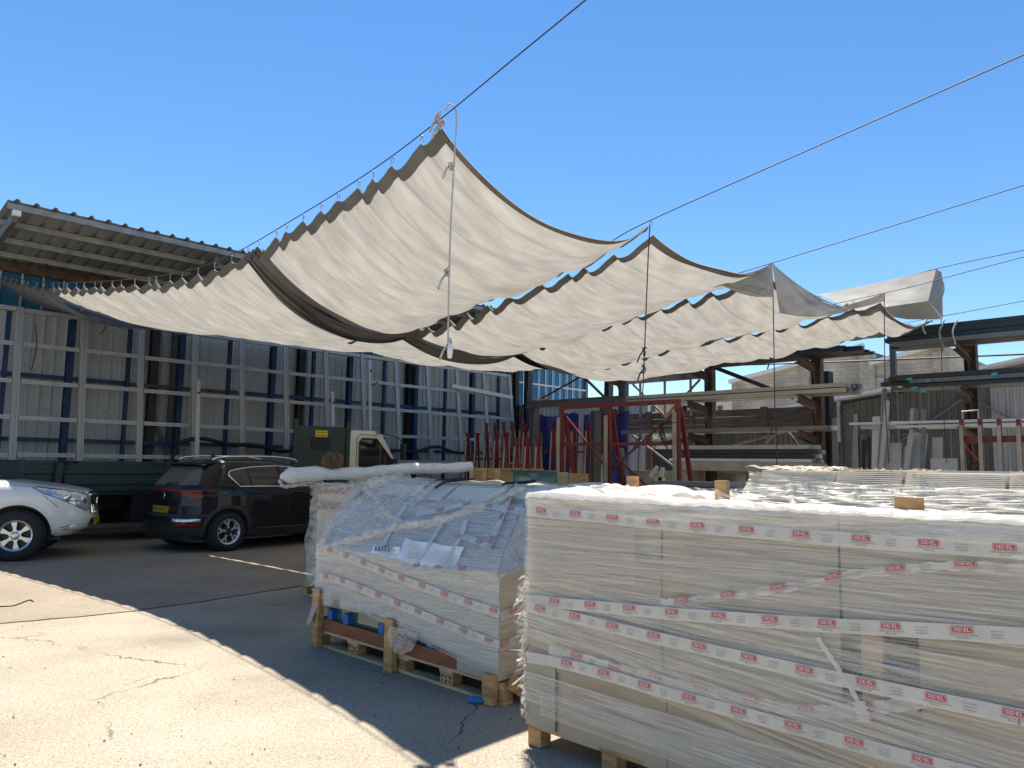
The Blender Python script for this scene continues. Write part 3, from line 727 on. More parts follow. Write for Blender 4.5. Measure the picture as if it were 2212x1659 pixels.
# ---- black SUV seen from its right rear
TH = R(6); ORG = placed(TH, .86, -.90, 6.24, 13.0)
car = thing('parked_car', 'black SUV with a dusty tailgate parked by the truck, seen from behind', 'car', ORG, TH)
XR = [(.2, .2), (.27, .09), (.36, .035), (.48, .005), (.56, 0), (.62, .02), (.66, .055), (.8, .085), (.95, .10), (1.06, .11), (1.13, .14), (1.22, .225), (1.35, .355), (1.47, .47), (1.52, .53), (1.56, .58), (1.6, .68), (1.63, .9), (1.645, 1.2)]
XF = [(.2, 4.32), (.3, 4.42), (.5, 4.47), (.8, 4.44), (.9, 4.38), (1.0, 4.2), (1.06, 3.9), (1.11, 3.6), (1.15, 3.32), (1.22, 3.12), (1.35, 2.83), (1.47, 2.58), (1.55, 2.36), (1.6, 2.15), (1.63, 1.9), (1.645, 1.6)]
HW = [(.2, .83), (.3, .89), (.45, .92), (.65, .928), (.85, .928), (.97, .925), (1.07, .905), (1.14, .875), (1.3, .80), (1.45, .725), (1.54, .665), (1.59, .59), (1.62, .5), (1.638, .38), (1.645, .25)]
NX = [(.2, 4.4), (.6, 4.2), (1.0, 4.2), (1.1, 4.4), (1.3, 5), (1.5, 5), (1.6, 4), (1.645, 3)]
zs = list(np.arange(.22, 1.5, .02))+list(np.arange(1.5, 1.646, .01))+[1.645]
B = Body(XR, XF, HW, NX, zs)
SW = [(1.06, 1.135), (.95, 1.24), (.87, 1.34), (.91, 1.405), (1.05, 1.44), (1.4, 1.485), (1.9, 1.507), (2.25, 1.485), (2.6, 1.385), (3.1, 1.15), (3.15, 1.125)]
RW = [(-.72, 1.16), (-.60, 1.15), (.60, 1.15), (.72, 1.16), (.68, 1.25), (.58, 1.40), (.50, 1.485), (-.50, 1.485), (-.58, 1.40), (-.68, 1.25)]
def cls(x, y, z):
    if x > .8 and inpoly(x, z, SW) and abs(y) > .4: return 'side_window|%d' % (y > 0)
    if x < 1. and z > 1.09 and inpoly(y, z, RW) and x < B.sx(0, z)+.17: return 'rear_window'
    if z > 1.1 and x > 2.2 and abs(y) < interp(HW, z)-.09 and z < 1.56 and x > B.sx(0, z, True)-.45: return 'windscreen'
    ay = abs(y)
    if x < .62 and ay < .93:
        if ay < .45: lo, hi = 1.035, 1.08
        else:
            k = (ay-.45)/.35; lo, hi = 1.035-.095*min(k*1.6, 1), 1.08
        if ay > .8: k = max(0, (x-.2)/.42); lo, hi = .94+.13*k, 1.08+.01*k
        if lo < z < hi and (ay > .8 or x < .4): return 'tail_light'
    if z < .36 or (x < .9 and z < .5 and (z < .44 or ay < .6)): return 'lower_cladding'
    if x < .5 and .62 < z < .65: return 'bumper_gap'
    return 'body'
AR = [(.86, .35, .40), (3.59, .35, .40)]
pm = {'body': 'paint_black', 'side_window': 'glass_dark', 'rear_window': 'dust_glass', 'windscreen': 'glass_dark', 'tail_light': 'lamp_red', 'lower_cladding': 'trim_black', 'bumper_gap': 'black'}
for nm, g in B.split(cls, AR).items(): g.build(nm.split('|')[0], pm[nm.split('|')[0]], car, smooth=True, local=True, fix=False)
MB().span((.15, -.66, .2), (4.3, .66, .8)).build('underbody', 'black', car, local=True)
for s_ in (-1, 1):
    for (ax, az, ar) in AR:
        archlip(car, B, ax, az, ar, .065, 'trim_black', s_)
        wheel(car, ax, s_*.80, .35, .225, .22, 'split', s_)
    o = MB().tube(sidepath(B, SW, s_, .002, close=True), .013, 6).build('window_trim', 'chrome', car, smooth=True, local=True)
    for pl in ([(1.30, 1.14), (1.26, 1.46)], [(1.99, 1.14), (1.95, 1.50)], [(1.93, 1.14), (1.91, 1.50)]):
        MB().tube(sidepath(B, pl, s_, .0), .018, 5).build('pillar', 'black', car, local=True)
    for pl in ([(1.07, 1.12), (1.12, .95), (1.26, .76), (1.34, .5), (1.36, .40)], [(2.02, 1.12), (2.06, .85), (2.06, .40)], [(1.36, .40), (2.06, .40), (3.1, .40)], [(3.12, 1.12), (3.2, .8), (3.14, .4)], [(.60, 1.06), (.58, .8), (.50, .66)]):
        MB().tube(sidepath(B, pl, s_, -.003), .0055, 5).build('door_gap', 'black', car, local=True)
    for x in (1.28, 2.2):
        p = [(x+i*.04, s_*(B.sy(x+i*.04, 1.02)+.03+.012*math.sin(PI*i/5)), 1.02) for i in range(6)]
        p = [(x-.015, s_*B.sy(x, 1.015), 1.015)]+p+[(x+.215, s_*B.sy(x+.2, 1.015), 1.015)]
        MB().tube(p, .014, 6).build('door_handle', 'paint_black', car, smooth=True, local=True)
    rp = smoothpts([(.66, s_*.57, 1.60), (.78, s_*.585, 1.65), (1.2, s_*.60, 1.675), (1.9, s_*.60, 1.68), (2.35, s_*.585, 1.64), (2.48, s_*.57, 1.585)], 6)
    MB().tube(rp, .016, 7).build('roof_rail', 'chrome', car, smooth=True, local=True)
    MB().tube(sidepath(B, [(1.36, .385), (2.2, .375), (3.15, .38)], s_, .012), .022, 6).build('sill_strip', 'trim_black', car, smooth=True, local=True)
    q = []
    for nm, z0, z1, mm, y0, y1 in (('fog_lamp', .535, .585, 'lamp_clear', .48, .80), ('reflector', .455, .50, 'lamp_red', .52, .80)):
        g = MB().grid(12, 4, lambda a, b: (B.sx(y0+(y1-y0)*a, z0+(z1-z0)*b)-.007, s_*(y0+(y1-y0)*a), z0+(z1-z0)*b)); g.build(nm, mm, car, smooth=True, local=True)
    MB().box((2.92, s_*1.0, 1.18), (.12, .2, .15)).build('mirror', 'paint_black', car, local=True, bevel=.03)
# bumper chrome line, spoiler, wiper, badge, plate
MB().tube([(B.sx(y, .525)-.004, y, .525-.02*abs(y)) for y in np.linspace(-.6, .6, 25)], .009, 6).build('bumper_strip', 'trim_black', car, smooth=True, local=True)
g = MB().grid(24, 6, lambda a, b: ((.40+.10*abs(2*a-1)**3 + .34*b), (2*a-1)*(.60-.02*b), 1.528 + .072*b**.6 - .03*abs(2*a-1)**4))
g.build('spoiler', 'paint_black', car, smooth=True, local=True)
g = MB().grid(24, 3, lambda a, b: ((.40+.10*abs(2*a-1)**3 + .15*b), (2*a-1)*(.60-.05*b), 1.526 - .03*abs(2*a-1)**4 - .03*b)); g.build('spoiler_underside', 'trim_black', car, smooth=True, local=True)
MB().tube([(B.sx(0, 1.17)-.02, .05, 1.165), (B.sx(0, 1.19)-.028, -.1, 1.19), (B.sx(0, 1.2)-.02, -.32, 1.195)], .012, 6).build('wiper', 'trim_black', car, smooth=True, local=True)
MB().lathe([(0, -.004), (.052, -.004), (.058, .004)], 24, 'X', (B.sx(0, .96)-.004, 0, .96)).build('badge', 'chrome', car, local=True)
b_ = MB().lathe([(0, -.004), (.045, -.004)], 24, 'X', (B.sx(0, .96)-.006, 0, .96)).build('badge_field', 'black', car, local=True)
rot = Matrix.Rotation(-PI/2, 4, 'Z') @ Matrix.Rotation(PI/2, 4, 'X')
b_['label'] = 'round dark badge'
xp = B.sx(0, .73)-.02
lettering(car, 'KIA', .042, 'chrome', Matrix.Translation((B.sx(0, .96)-.012, 0, .96)) @ rot)
pl = MB().span((xp-.004, -.26, .675), (xp+.03, .26, .785)).build('number_plate', 'plate_yellow', car, local=True)
lettering(pl, '188-11-502', .095, 'black', Matrix.Translation((xp-.007, -.01, .73)) @ rot)
MB().span((xp-.007, .225, .677), (xp-.0045, .258, .783)).build('plate_band', 'blue_steel', pl, local=True)
g = MB().grid(3, 3, lambda a, b: (.98+.14*a, .04*(2*b-1)*(1-a*.2), 1.65+.075*math.sin(PI*.5*(1-abs(2*b-1)))*(1-a)))
g.build('antenna_fin', 'paint_black', car, smooth=True, local=True)

# ---- white SUV coming in from the left
TH2 = R(-24); _w = at(27, 1214, Z=0); ORG2 = placed(TH2, 3.83, -.93, _w.x, _w.y)
suv = thing('parked_car', 'white SUV with scuffed front bumper at the left edge, facing the black car', 'car', ORG2, TH2)
XR2 = [(.3, .15), (.5, .02), (.7, 0), (1.0, .02), (1.2, .05), (1.7, .25), (1.8, .4), (1.85, .8)]
XF2 = [(.34, 4.5), (.4, 4.62), (.47, 4.74), (.56, 4.80), (.62, 4.815), (.75, 4.80), (.86, 4.80), (.94, 4.79), (1.0, 4.76), (1.05, 4.69), (1.09, 4.57), (1.135, 4.34), (1.175, 4.08), (1.21, 3.8), (1.235, 3.55), (1.255, 3.36), (1.29, 3.28), (1.43, 3.05), (1.6, 2.76), (1.74, 2.55), (1.8, 2.35), (1.83, 2.1), (1.85, 1.7)]
HW2 = [(.34, .84), (.4, .89), (.5, .92), (.7, .94), (.95, .94), (1.08, .93), (1.18, .91), (1.25, .89), (1.3, .87), (1.5, .79), (1.7, .69), (1.78, .63), (1.82, .52), (1.85, .3)]
NX2 = [(.34, 4.4), (.6, 4.0), (.9, 4.0), (1.02, 4.2), (1.1, 4.2), (1.2, 4.2), (1.27, 5), (1.36, 6), (1.7, 6), (1.85, 4)]
zs2 = list(np.arange(.34, 1.0, .02))+list(np.arange(1.0, 1.30, .006))+list(np.arange(1.30, 1.76, .02))+list(np.arange(1.76, 1.851, .015))
B2 = Body(XR2, XF2, HW2, NX2, zs2, 460)
SW2 = [(.5, 1.27), (.5, 1.62), (.8, 1.70), (2.3, 1.70), (2.6, 1.57), (3.12, 1.30), (3.12, 1.27)]
HL = [(4.0, 1.125), (4.04, 1.14), (4.35, 1.10), (4.6, 1.05), (4.78, 1.0), (4.81, .80), (4.72, .745), (4.6, .83), (4.4, .94), (4.15, 1.04)]
def cls2(x, y, z):
    ay = abs(y)
    if inpoly(x, z, SW2) and ay > .4 and z < 1.69: return 'side_window|%d' % (y > 0)
    if z > 1.28 and x > 2.3 and ay < interp(HW2, z)-.08 and z < 1.76 and x > B2.sx(0, z, True)-.6: return 'windscreen'
    if x > 3.2 and inpoly(x, z, HL) and ay > .44: return 'headlight|%d' % (y > 0)
    if x > 4.4 and 0.70 < z < 1.03 and ay < .46: return 'grille'
    if x > 4.4 and .50 < z < .62 and ay < .44: return 'lower_grille'
    if z < .37: return 'chin'
    if 3.25 < x < 3.6 and 1.235 < z < 1.275 and ay < .75: return 'cowl'
    return 'body'
AR2 = [(3.83, .40, .475), (1.15, .40, .475)]
pm2 = {'body': 'paint_white', 'side_window': 'glass_dark', 'windscreen': 'glass_dark', 'headlight': 'lamp_clear', 'grille': 'black', 'lower_grille': 'black', 'chin': 'trim_black', 'cowl': 'black'}
for nm, g in B2.split(cls2, AR2).items(): g.build(nm.split('|')[0], pm2[nm.split('|')[0]], suv, smooth=True, local=True, fix=False)
MB().span((.2, -.64, .3), (4.4, .64, .95)).build('underbody', 'black', suv, local=True)
for s_ in (-1, 1):
    for (ax, az, ar) in AR2:
        archlip(suv, B2, ax, az, ar, .03, 'paint_white', s_, out=.012, a0=.0, a1=PI)
        wheel(suv, ax, s_*.81, .395, .235, .25, 'six', s_)
    MB().tube(sidepath(B2, HL, s_, .001, close=True), .006, 5).build('headlight_seal', 'black', suv, local=True)
    for cx, cz, rr_ in ((4.5, .97, .06), (4.68, .92, .055)):
        y_ = B2.sy(cx, cz); o = MB().lathe([(0, .012), (rr_*.6, .014), (rr_, .004), (rr_*1.1, -.03)], 18, 'Y', (0, 0, 0)).build('lamp_reflector', 'chrome', suv, smooth=True, local=True)
        o.location = (cx-.01, s_*(y_-.0), cz); o.rotation_euler = (0, 0, (PI+.75) if s_ < 0 else -.75)
    yf = B2.sy(4.58, .55)
    o = MB().lathe([(.062, .004), (.058, .008), (.045, -.012), (0, -.012)], 22, 'Y').build('fog_lamp', 'chrome', suv, smooth=True, local=True)
    o.location = (4.55, s_*(B2.sy(4.55, .55)), .55); o.rotation_euler = (0, 0, (PI+.7) if s_ < 0 else -.7)
    for pl in ([(4.13, .98), (4.06, .90), (3.97+.42, .74)] if False else [(4.14, 1.03), (4.22, .95), (4.36, .82)], [(4.40, .45), (4.62, .46)], [(3.2, 1.21), (3.6, 1.175), (4.02, 1.13)], [(3.25, 1.22), (3.3, .8), (3.28, .45)]):
        MB().tube(sidepath(B2, pl, s_, -.002), .005, 5).build('panel_gap', 'black', suv, local=True)
    MB().box((3.05, s_*1.02, 1.26), (.14, .22, .2)).build('mirror', 'paint_white', suv, local=True, bevel=.04)
for y in np.linspace(-.40, .40, 9):
    MB().bar((B2.sx(y, .71, True)+.012, y, .71), (B2.sx(y, 1.015, True)+.012, y, 1.015), .03, .02, up=(1, 0, 0)).build('grille_bar', 'chrome', suv, local=True)
pts = [(B2.sx(y, 1.03, True)+.01, y, 1.035) for y in np.linspace(-.46, .46, 15)]
MB().tube(pts, .022, 6).build('grille_frame', 'chrome', suv, smooth=True, local=True)
MB().lathe([(0, .01), (.09, .008), (.1, -.01)], 24, 'X', (B2.sx(0, .86, True)+.015, 0, .86)).build('badge', 'chrome', suv, local=True)
xq = B2.sx(0, .56, True)+.03
MB().span((xq-.02, -.26, .50), (xq, .26, .61)).build('number_plate', 'plate_yellow', suv, local=True)
for p in ([(4.56, .43), (4.60, .435), (4.64, .43)], [(4.4, .50), (4.5, .51)], [(4.44, .47), (4.52, .472)]):
    MB().tube(sidepath(B2, p, -1, .0), .006, 5).build('scratch', 'trim_black', suv, local=True)
MB().span((4.15, -.8, .2), (4.2, -.62, .34)).build('mud_flap', 'black', suv, local=True)

# ---- flatbed truck between the cars and the wall
TY = 15.75
tk = thing('flatbed_truck', 'dark green flatbed truck with cream cab parked along the warehouse wall', 'truck', (8, TY+1, 0))
x0 = at(52, 1002, Y=TY).x; x1 = at(640, 925, Y=TY).x; x2 = at(757, 925, Y=TY).x; x3 = at(848, 990, Y=TY).x
def board(xa, xb, y, name='side_board'):
    g = MB(); zz = [1.03, 1.09, 1.11, 1.19, 1.21, 1.29, 1.31, 1.39, 1.41, 1.50]; dd = [0, 0, .022, .022, 0, 0, .022, .022, 0, 0]
    k = len(zz); sg = -1
    for xx in (xa, xb): g.v += [(xx, y-d, z) for z, d in zip(zz, dd)]
    g.f = [(i, i+1, k+i+1, k+i) for i in range(k-1)]
    g.span((xa, y-.03, 1.5), (xb, y+.03, 1.54)); g.span((xa, y-.012, .99), (xb, y+.03, 1.03)); g.span((xa, y+.005, 1.031), (xb, y+.025, 1.499)); return g.build(name, 'truck_green', tk, fix=False)
xm = at(128, 1003, Y=TY).x
board(x0, xm-.07, TY); board(xm+.07, at(362, 1003, Y=TY).x, TY); board(at(362, 1003, Y=TY).x+.1, x1-.02, TY); board(x0, x1-.02, TY+2.1)
for x in (xm, at(362, 1003, Y=TY).x+.05, x0-.04):
    MB().span((x-.065, TY-.04, .95), (x+.065, TY+.05, 1.56)).build('stake', 'truck_green', tk, bevel=.01)
MB().span((x0-.05, TY+.06, .90), (x2, TY+2.04, .985)).build('bed_floor', 'truck_green', tk)
MB().span((x0-.05, TY+.06, .986), (x0, TY+2.04, 1.5)).build('tail_board', 'truck_green', tk)
for x in (at(128, 1003, Y=TY).x, at(150, 1003, Y=TY).x):
    p = Vector((x, TY-.06, 1.5)); MB().tube([p+Vector((.12, 0, .02)), p+Vector((0, -.02, .04)), p+Vector((-.06, -.02, -.02)), p+Vector((-.09, 0, -.25)), p+Vector((-.1, 0, -.38))], .018, 6).build('tie_strap', 'black', tk, smooth=True)
# tall box behind the cab with a barred vent and a yellow sign
zt = at(700, 921, Y=TY).z
MB().span((x1, TY-.02, .99), (x2-.06, TY+.03, zt)).build('side_panel', 'truck_green', tk); MB().span((x2-.12, TY+.031, .99), (x2-.06, TY+2.04, zt)).build('headboard', 'truck_green', tk)
for x in (x1-.03, x2-.08): MB().span((x-.05, TY-.06, .95), (x+.05, TY-.022, zt+.14)).build('box_post', 'truck_green', tk)
va, vb = at(673, 945, Y=TY-.03), at(713, 971, Y=TY-.03)
v_ = MB().span((va.x, TY-.03, vb.z), (vb.x, TY-.021, va.z)).build('vent', 'black', tk)
for i in range(8): MB().span((va.x+.02+i*(vb.x-va.x-.04)/7.5, TY-.045, vb.z), (va.x+.04+i*(vb.x-va.x-.04)/7.5, TY-.031, va.z)).build('vent_bar', 'truck_green', v_)
sa, sb = at(682, 929, Y=TY-.03), at(707, 944, Y=TY-.03)
sg = MB().span((sa.x, TY-.032, sb.z), (sb.x, TY-.021, sa.z)).build('sign', 'yellow', tk)
for j in range(2):
    for i in range(5): MB().span((sa.x+.03+i*.052, TY-.034, sa.z-.06-j*.07), (sa.x+.065+i*.052, TY-.0325, sa.z-.03-j*.07)).build('sign_mark', 'black', sg)
for i in range(1, 3): MB().span((x1+.02, TY-.024, .98+i*(zt-.98)/3-.004), (x2-.14, TY-.0205, .98+i*(zt-.98)/3+.004)).build('seam', 'black', tk)
for k_ in range(3):
    for xx in (xm-.5, xm+.6, at(362, 1003, Y=TY).x-.4): MB().span((xx+k_*.9-.03, TY-.04, .96), (xx+k_*.9+.03, TY-.0305, 1.06)).build('hinge', 'dark_steel', tk)
for xx in (x0+.1, x1-.2, (x0+x1)/2): MB().span((xx-.05, TY-.05, .93), (xx+.05, TY-.031, .965)).build('marker_lamp', 'rust', tk)
# cab
zr = at(790, 930, Y=TY).z
cabp = [(x2, .75), (x2, zr-.06), (x2+.06, zr), (x2+.75, zr), (x2+.95, zr-.05), (x3+.12, 1.62), (x3+.22, 1.45), (x3+.24, .75)]
MB().prism(cabp, lambda a, b: (a, TY, b), lambda a, b: (a, TY+2., b)).build('cab', 'truck_cab', tk, bevel=.05)
cw = [(x2+.28, 1.5), (x2+.28, zr-.28), (x2+.36, zr-.2), (x2+.78, zr-.2), (x3+.02, 1.6), (x3+.0, 1.47)]
wn = MB().prism(cw, lambda a, b: (a, TY-.012, b), lambda a, b: (a, TY+.02, b)).build('door_window', 'glass_dark', tk)
MB().tube([(a, TY-.014, b) for a, b in cw+[cw[0]]], .022, 5).build('window_seal', 'black', wn)
MB().tube([(x2+.2, TY-.003, .8), (x2+.2, TY-.003, zr-.2), (x2+.3, TY-.003, zr-.1), (x2+.8, TY-.003, zr-.12)], .008, 5).build('door_gap', 'black', tk)
MB().prism([(x2+.97, zr-.12), (x3+.1, 1.66), (x3+.14, 1.66), (x2+1.01, zr-.1)], lambda a, b: (a+.03, TY+.15, b), lambda a, b: (a+.03, TY+1.85, b)).build('windscreen', 'glass_dark', tk)
MB().tube(smoothpts([(x2+.75, TY-.02, zr-.05), (x3-.1, TY-.22, zr-.12), (x3+.12, TY-.3, zr-.3)], 5), .014, 6).build('mirror_arm', 'black', tk, smooth=True)
MB().box((x2+.36, TY-.012, 1.36), (.16, .03, .035)).build('door_handle', 'black', tk)
MB().box((x3+.1, TY-.3, zr-.5), (.08, .2, .42)).build('mirror', 'black', tk, bevel=.03)
MB().box((x3+.05, TY-.02, 1.55), (.16, .03, .3)).build('quarter_panel', 'black', tk)
MB().span((x0+.4, TY+.6, .6), (x3, TY+.75, .89)).build('chassis_rail', 'black', tk); MB().span((x0+.4, TY+1.3, .6), (x3, TY+1.45, .89)).build('chassis_rail', 'black', tk)
MB().span((x1-1.6, TY+.1, .4), (x1-.3, TY+.55, .88)).build('fuel_tank', 'black', tk); MB().span((x0+1.9, TY+.08, .35), (x1-1.7, TY+.55, .89)).build('shade_box', 'black', tk); MB().span((x0, TY+.1, .35), (x0+.8, TY+.5, .89)).build('shade_box', 'black', tk)  # besides the tank, black boxes added for the deep shade under the bed
MB().span((x0+.2, TY+1.5, .25), (x2, TY+1.95, .89)).build('shade_box', 'black', tk)  # far-side black box, also filling in the dark below the bed
for x in (x0+1.3, x3-.55):
    for y in (TY+.22, TY+1.86): wheel(tk, x, y, .39, .22, .24, 'six', -1 if y < TY+1 else 1)
# ================================================================ WRAPPED PALLET LOADS
FILM = [film_mat('film_a', .08, .66, (.84, .79, .69), stretch=(1.1, 42, 1), scale=1.7, cut=(.40, .68)), film_mat('film_b', .06, .56, (.82, .75, .62), stretch=(.8, 70, 1), scale=1.5, rough=.16, cut=(.42, .68)),
        film_mat('film_c', .12, .8, (.86, .83, .77), stretch=(1.6, 26, 1), scale=1.6, rough=.25)]
FILMW = film_mat('film_white', .5, .95, (.74, .70, .62), stretch=(2., 16, 1), scale=1.6, rough=.3)
FILMT = film_mat('film_wrinkled', .1, .72, (.84, .78, .67), stretch=(3, 5, 1), scale=2.2, rough=.28, cut=(.3, .75), spec=.22, bump=.25)
FILME = film_mat('film_cream', .6, .96, (.60, .54, .43), stretch=(2.4, 14, 1), scale=1.8, rough=.3, spec=.25)
TAPEM = film_mat('tape_film', .6, .85, (.68, .655, .60), stretch=(2, 2, 1), scale=2, rough=.25); defmat('label_red', (.46, .07, .06), .5, 0, .12, 30); defmat('label_ink', (.05, .05, .055), .6, 0, .1, 5)
defmat('label_white', (.78, .76, .75), .6, 0, .03, 5)

def band(parent, P, nu, nv, m, lu, lv, name='film', rip=.004, seed=0, nrm=None):
    """film surface from P(u,v) with small ripples; uv in metres"""
    r_ = np.random.default_rng(seed); ph = r_.uniform(0, 6.28, 8)
    g = MB().grid(nu, nv, P)
    g.uv = {k: (a*lu + seed*3.1, b*lv) for k, (a, b) in g.uv.items()}
    return g.build(name, m, parent, smooth=True, fix=False)
# one label shared by all tapes: red box with white word, small print below, contact lines to its right
def label_mesh():
    g = MB(); mi = []
    def add(v, f, k): g.add(v, f); mi.extend([k]*len(f))
    w_, h_ = .0375, .0135; r_ = .004; z = .0015
    out = []
    for cx, cy, a0 in ((w_-r_, h_-r_, 0), (-w_+r_, h_-r_, PI/2), (-w_+r_, -h_+r_, PI), (w_-r_, -h_+r_, 1.5*PI)):
        out += [(cx+r_*math.cos(a0+i*PI/6), cy+r_*math.sin(a0+i*PI/6)+.010, z) for i in range(4)]
    add(out, [tuple(range(len(out)))], 0)
    s_ = .88
    o2 = [(x*.93, (y-.010)*.84+.010, z+.0006) for x, y, zz in out]; i2 = [(x*.90, (y-.010)*.75+.010, z+.0006) for x, y, zz in out]; k = len(out)
    add(o2+i2, [(i, (i+1) % k, k+(i+1) % k, k+i) for i in range(k)], 1)
    def txt(body, size, x, y, k, sx=1.): v, f = text_mesh(body, size); add([(p[0]*sx+x, p[1]+y, z+.0008) for p in v], f, k)
    txt('SIDEL', .0185, 0, .010, 1, 1.25);
    txt('finestre per la vita dal 1950', .0085, .004, -.0095, 2, 1.05); txt('Made in Italy', .008, 0, -.0185, 2)
    txt('Tel. +39 0972', .0075, .115, .011, 2, 1.1); txt('www.sidel.it', .0075, .115, .000, 2, 1.1); txt('info@sidel.it', .0075, .115, -.011, 2, 1.1)
    me = g.mesh('tape_label', fix=False)
    for k in ('label_red', 'label_white', 'label_ink'): me.materials.append(MT[k])
    me.polygons.foreach_set('material_index', mi); return me
LAB = label_mesh()
def tape(parent, pts, nrm, w_=.06, pitch=.255, start=.1, jit=.0, m=None, labels=True, sq=1., ext=0.):
    """adhesive tape along 3-D points lying against a face with outward normal nrm; labels every pitch metres"""
    pts = [Vector(p) for p in pts]; pts = pts+[pts[-1]+(pts[-1]-pts[-2])*ext] if ext else pts
    P = smoothpts(pts, 8); nrm = Vector(nrm).normalized(); off = Vector(WL[parent.name])
    g = MB(); k = len(P); d = 0; L_ = [0]
    for i in range(k):
        t = (P[min(i+1, k-1)]-P[max(i-1, 0)]).normalized(); up_ = nrm.cross(t).normalized(); j = w_/2*(1+jit*math.sin(i*1.7)*.5)
        g.v += [tuple(P[i]-up_*j), tuple(P[i]+up_*j)]
        if i: L_.append(L_[-1]+(P[i]-P[i-1]).length)
    g.f = [(2*i, 2*i+2, 2*i+3, 2*i+1) for i in range(k-1)]
    g.uv = {i: (L_[i//2], (i % 2)*w_) for i in range(2*k)}
    tp = g.build('tape', m or TAPEM, parent, fix=False)
    if labels:
        s_ = start
        while s_ < L_[-1]-.02:
            i = max(j for j in range(k) if L_[j] <= s_); i = min(i, k-2); f = (s_-L_[i])/max(1e-6, L_[i+1]-L_[i])
            p = P[i].lerp(P[i+1], f); t = (P[i+1]-P[i]).normalized(); up_ = nrm.cross(t).normalized(); nn = t.cross(up_)
            o = bpy.data.objects.new('tape_label', LAB); COL.objects.link(o); o.parent = tp
            M4 = Matrix((t, up_, nn)).transposed().to_4x4(); M4.translation = p+nn*.001-off
            o.matrix_local = M4 @ Matrix.Diagonal((1, sq, 1, 1)); s_ += pitch
    return tp
def epal(parent, y0, y1, xf, depth=.8, zoff=0., front_only=False, mark=True):
    """euro pallet, long side along Y at X=xf"""
    L_ = y1-y0
    for dx in (0, depth/2-.05, depth-.1):
        MB().span((xf+dx, y0, zoff+.002), (xf+dx+.1, y1, zoff+.024)).build('bottom_board', 'wood_pale', parent)
        for yb, wb in ((y0, .1), (y0+L_/2-.07, .14), (y1-.1, .1)):
            b_ = MB().span((xf+dx+.004, yb+.003, zoff+.0245), (xf+dx+.1, yb+wb-.003, zoff+.102)).build('block', 'wood', parent, bevel=.004)
            if dx == 0 and mark:
                M4 = Matrix.Translation((xf+.002, yb+wb/2, zoff+.063)) @ Matrix(((0, 0, -1, 0), (-1, 0, 0, 0), (0, 1, 0, 0), (0, 0, 0, 1)))
                off = Vector(WL[parent.name])
                if wb < .12 and yb > y0+.5:
                    g = MB(); v, f = text_mesh('EPAL', .034); g.add([M4 @ Vector(p)-off for p in v], f)
                    n_ = 24; o_ = len(g.v)
                    g.v += [tuple(M4 @ Vector((.044*math.cos(2*PI*i/n_), .030*math.sin(2*PI*i/n_), 0))-off) for i in range(n_)] + [tuple(M4 @ Vector((.040*math.cos(2*PI*i/n_), .0265*math.sin(2*PI*i/n_), 0))-off) for i in range(n_)]
                    g.f += [(o_+i, o_+(i+1) % n_, o_+n_+(i+1) % n_, o_+n_+i) for i in range(n_)]
                    g.build('stamp', 'black', b_, local=True, fix=False)['kind'] = 'stuff'
                elif wb > .12:
                    g = MB()
                    for r_ in range(2):
                        for c_ in range(3): q = M4 @ Vector((-.04+c_*.04, .015-r_*.03, 0))-off; g.box(q, (.001, .018, .010 if (c_+r_) % 2 else .018))
                    g.build('stamp', 'black', b_, local=True, fix=False)['kind'] = 'stuff'
    for yb in (y0, y0+L_/2-.07, y1-.145): MB().span((xf, yb, zoff+.103), (xf+depth, yb+.145, zoff+.122)).build('cross_board', 'wood_pale', parent)
    k = 5
    for i in range(k):
        dx = i*(depth-.12)/(k-1); MB().span((xf+dx, y0+random.uniform(0, .01), zoff+.123), (xf+dx+.12, y1-random.uniform(0, .01), zoff+.144)).build('deck_board', 'wood_pale', parent)

# ---------------------------------------------------------------- A: the big wrapped crate in front, right
AX, AY0, AY1, AT = 3.33, 3.08, -.45, 1.432
A = thing('wrapped_crate', 'large front crate in streaky stretch film with red and white printed tapes, lower right', 'crate', (AX+.4, 1.3, 0))
def a(px, py, dx=0.): return at(px, py, X=AX-dx)
def crop(cx, cy, dx=0.): return at(cx*.5052+1094.4, cy*.5052+979.2, X=AX-dx)
y = AY0
while y > AY1:
    for dx in (.01, .42): MB().span((AX+dx, y-.1, .002), (AX+dx+.09, y, .1)).build('block', 'wood', A, bevel=.005)
    y -= .53
for dx in (.0, .41): MB().span((AX+dx+.012, AY1, .1005), (AX+dx+.1, AY0-.002, .122)).build('stringer', 'wood', A)
def panel(y0, y1, z0, z1, x, nm='card_panel', m='card', bow=0., seed=0, tear=0.):
    r_ = random.Random(seed); ph = r_.uniform(0, 6)
    def P(u, v): return (x+bow*math.sin(PI*u)*math.sin(PI*v)+.003*math.sin(9*u+ph)*math.sin(5*v+ph)-.006*tear*math.sin(3*v), y0+(y1-y0)*u, z0+(z1-z0)*v)
    g = MB().grid(14, 8, P); n = len(g.v); o = n
    g.v += [(vx+.012, vy, vz) for vx, vy, vz in g.v[:n]]; g.f += [tuple(q+n for q in f[::-1]) for f in g.f[:]]
    return g.build(nm, m, A, smooth=False, fix=False)
panel(AY0, 2.17, .45, AT, AX+.002, seed=1, m='card_grey'); panel(2.165, 2.0, .45, AT-.015, AX+.010, m='card', seed=2); panel(1.995, 1.285, .6, AT-.01, AX+.006, m='card_grey', seed=3, tear=1)
panel(1.275, AY1, .94, AT, AX+.009, m='card_grey', seed=4)
panel(.98, AY1, .1, .955, AX+.006, seed=5); panel(1.997, 1.31, .1, .62, AX+.012, seed=6)
panel(1.325, .97, .1, .66, AX+.014, seed=8); panel(2.16, 1.99, .1, .452, AX+.016, m='card', seed=9)
panel(2.96, 2.15, .1, .46, AX+.012, seed=7)
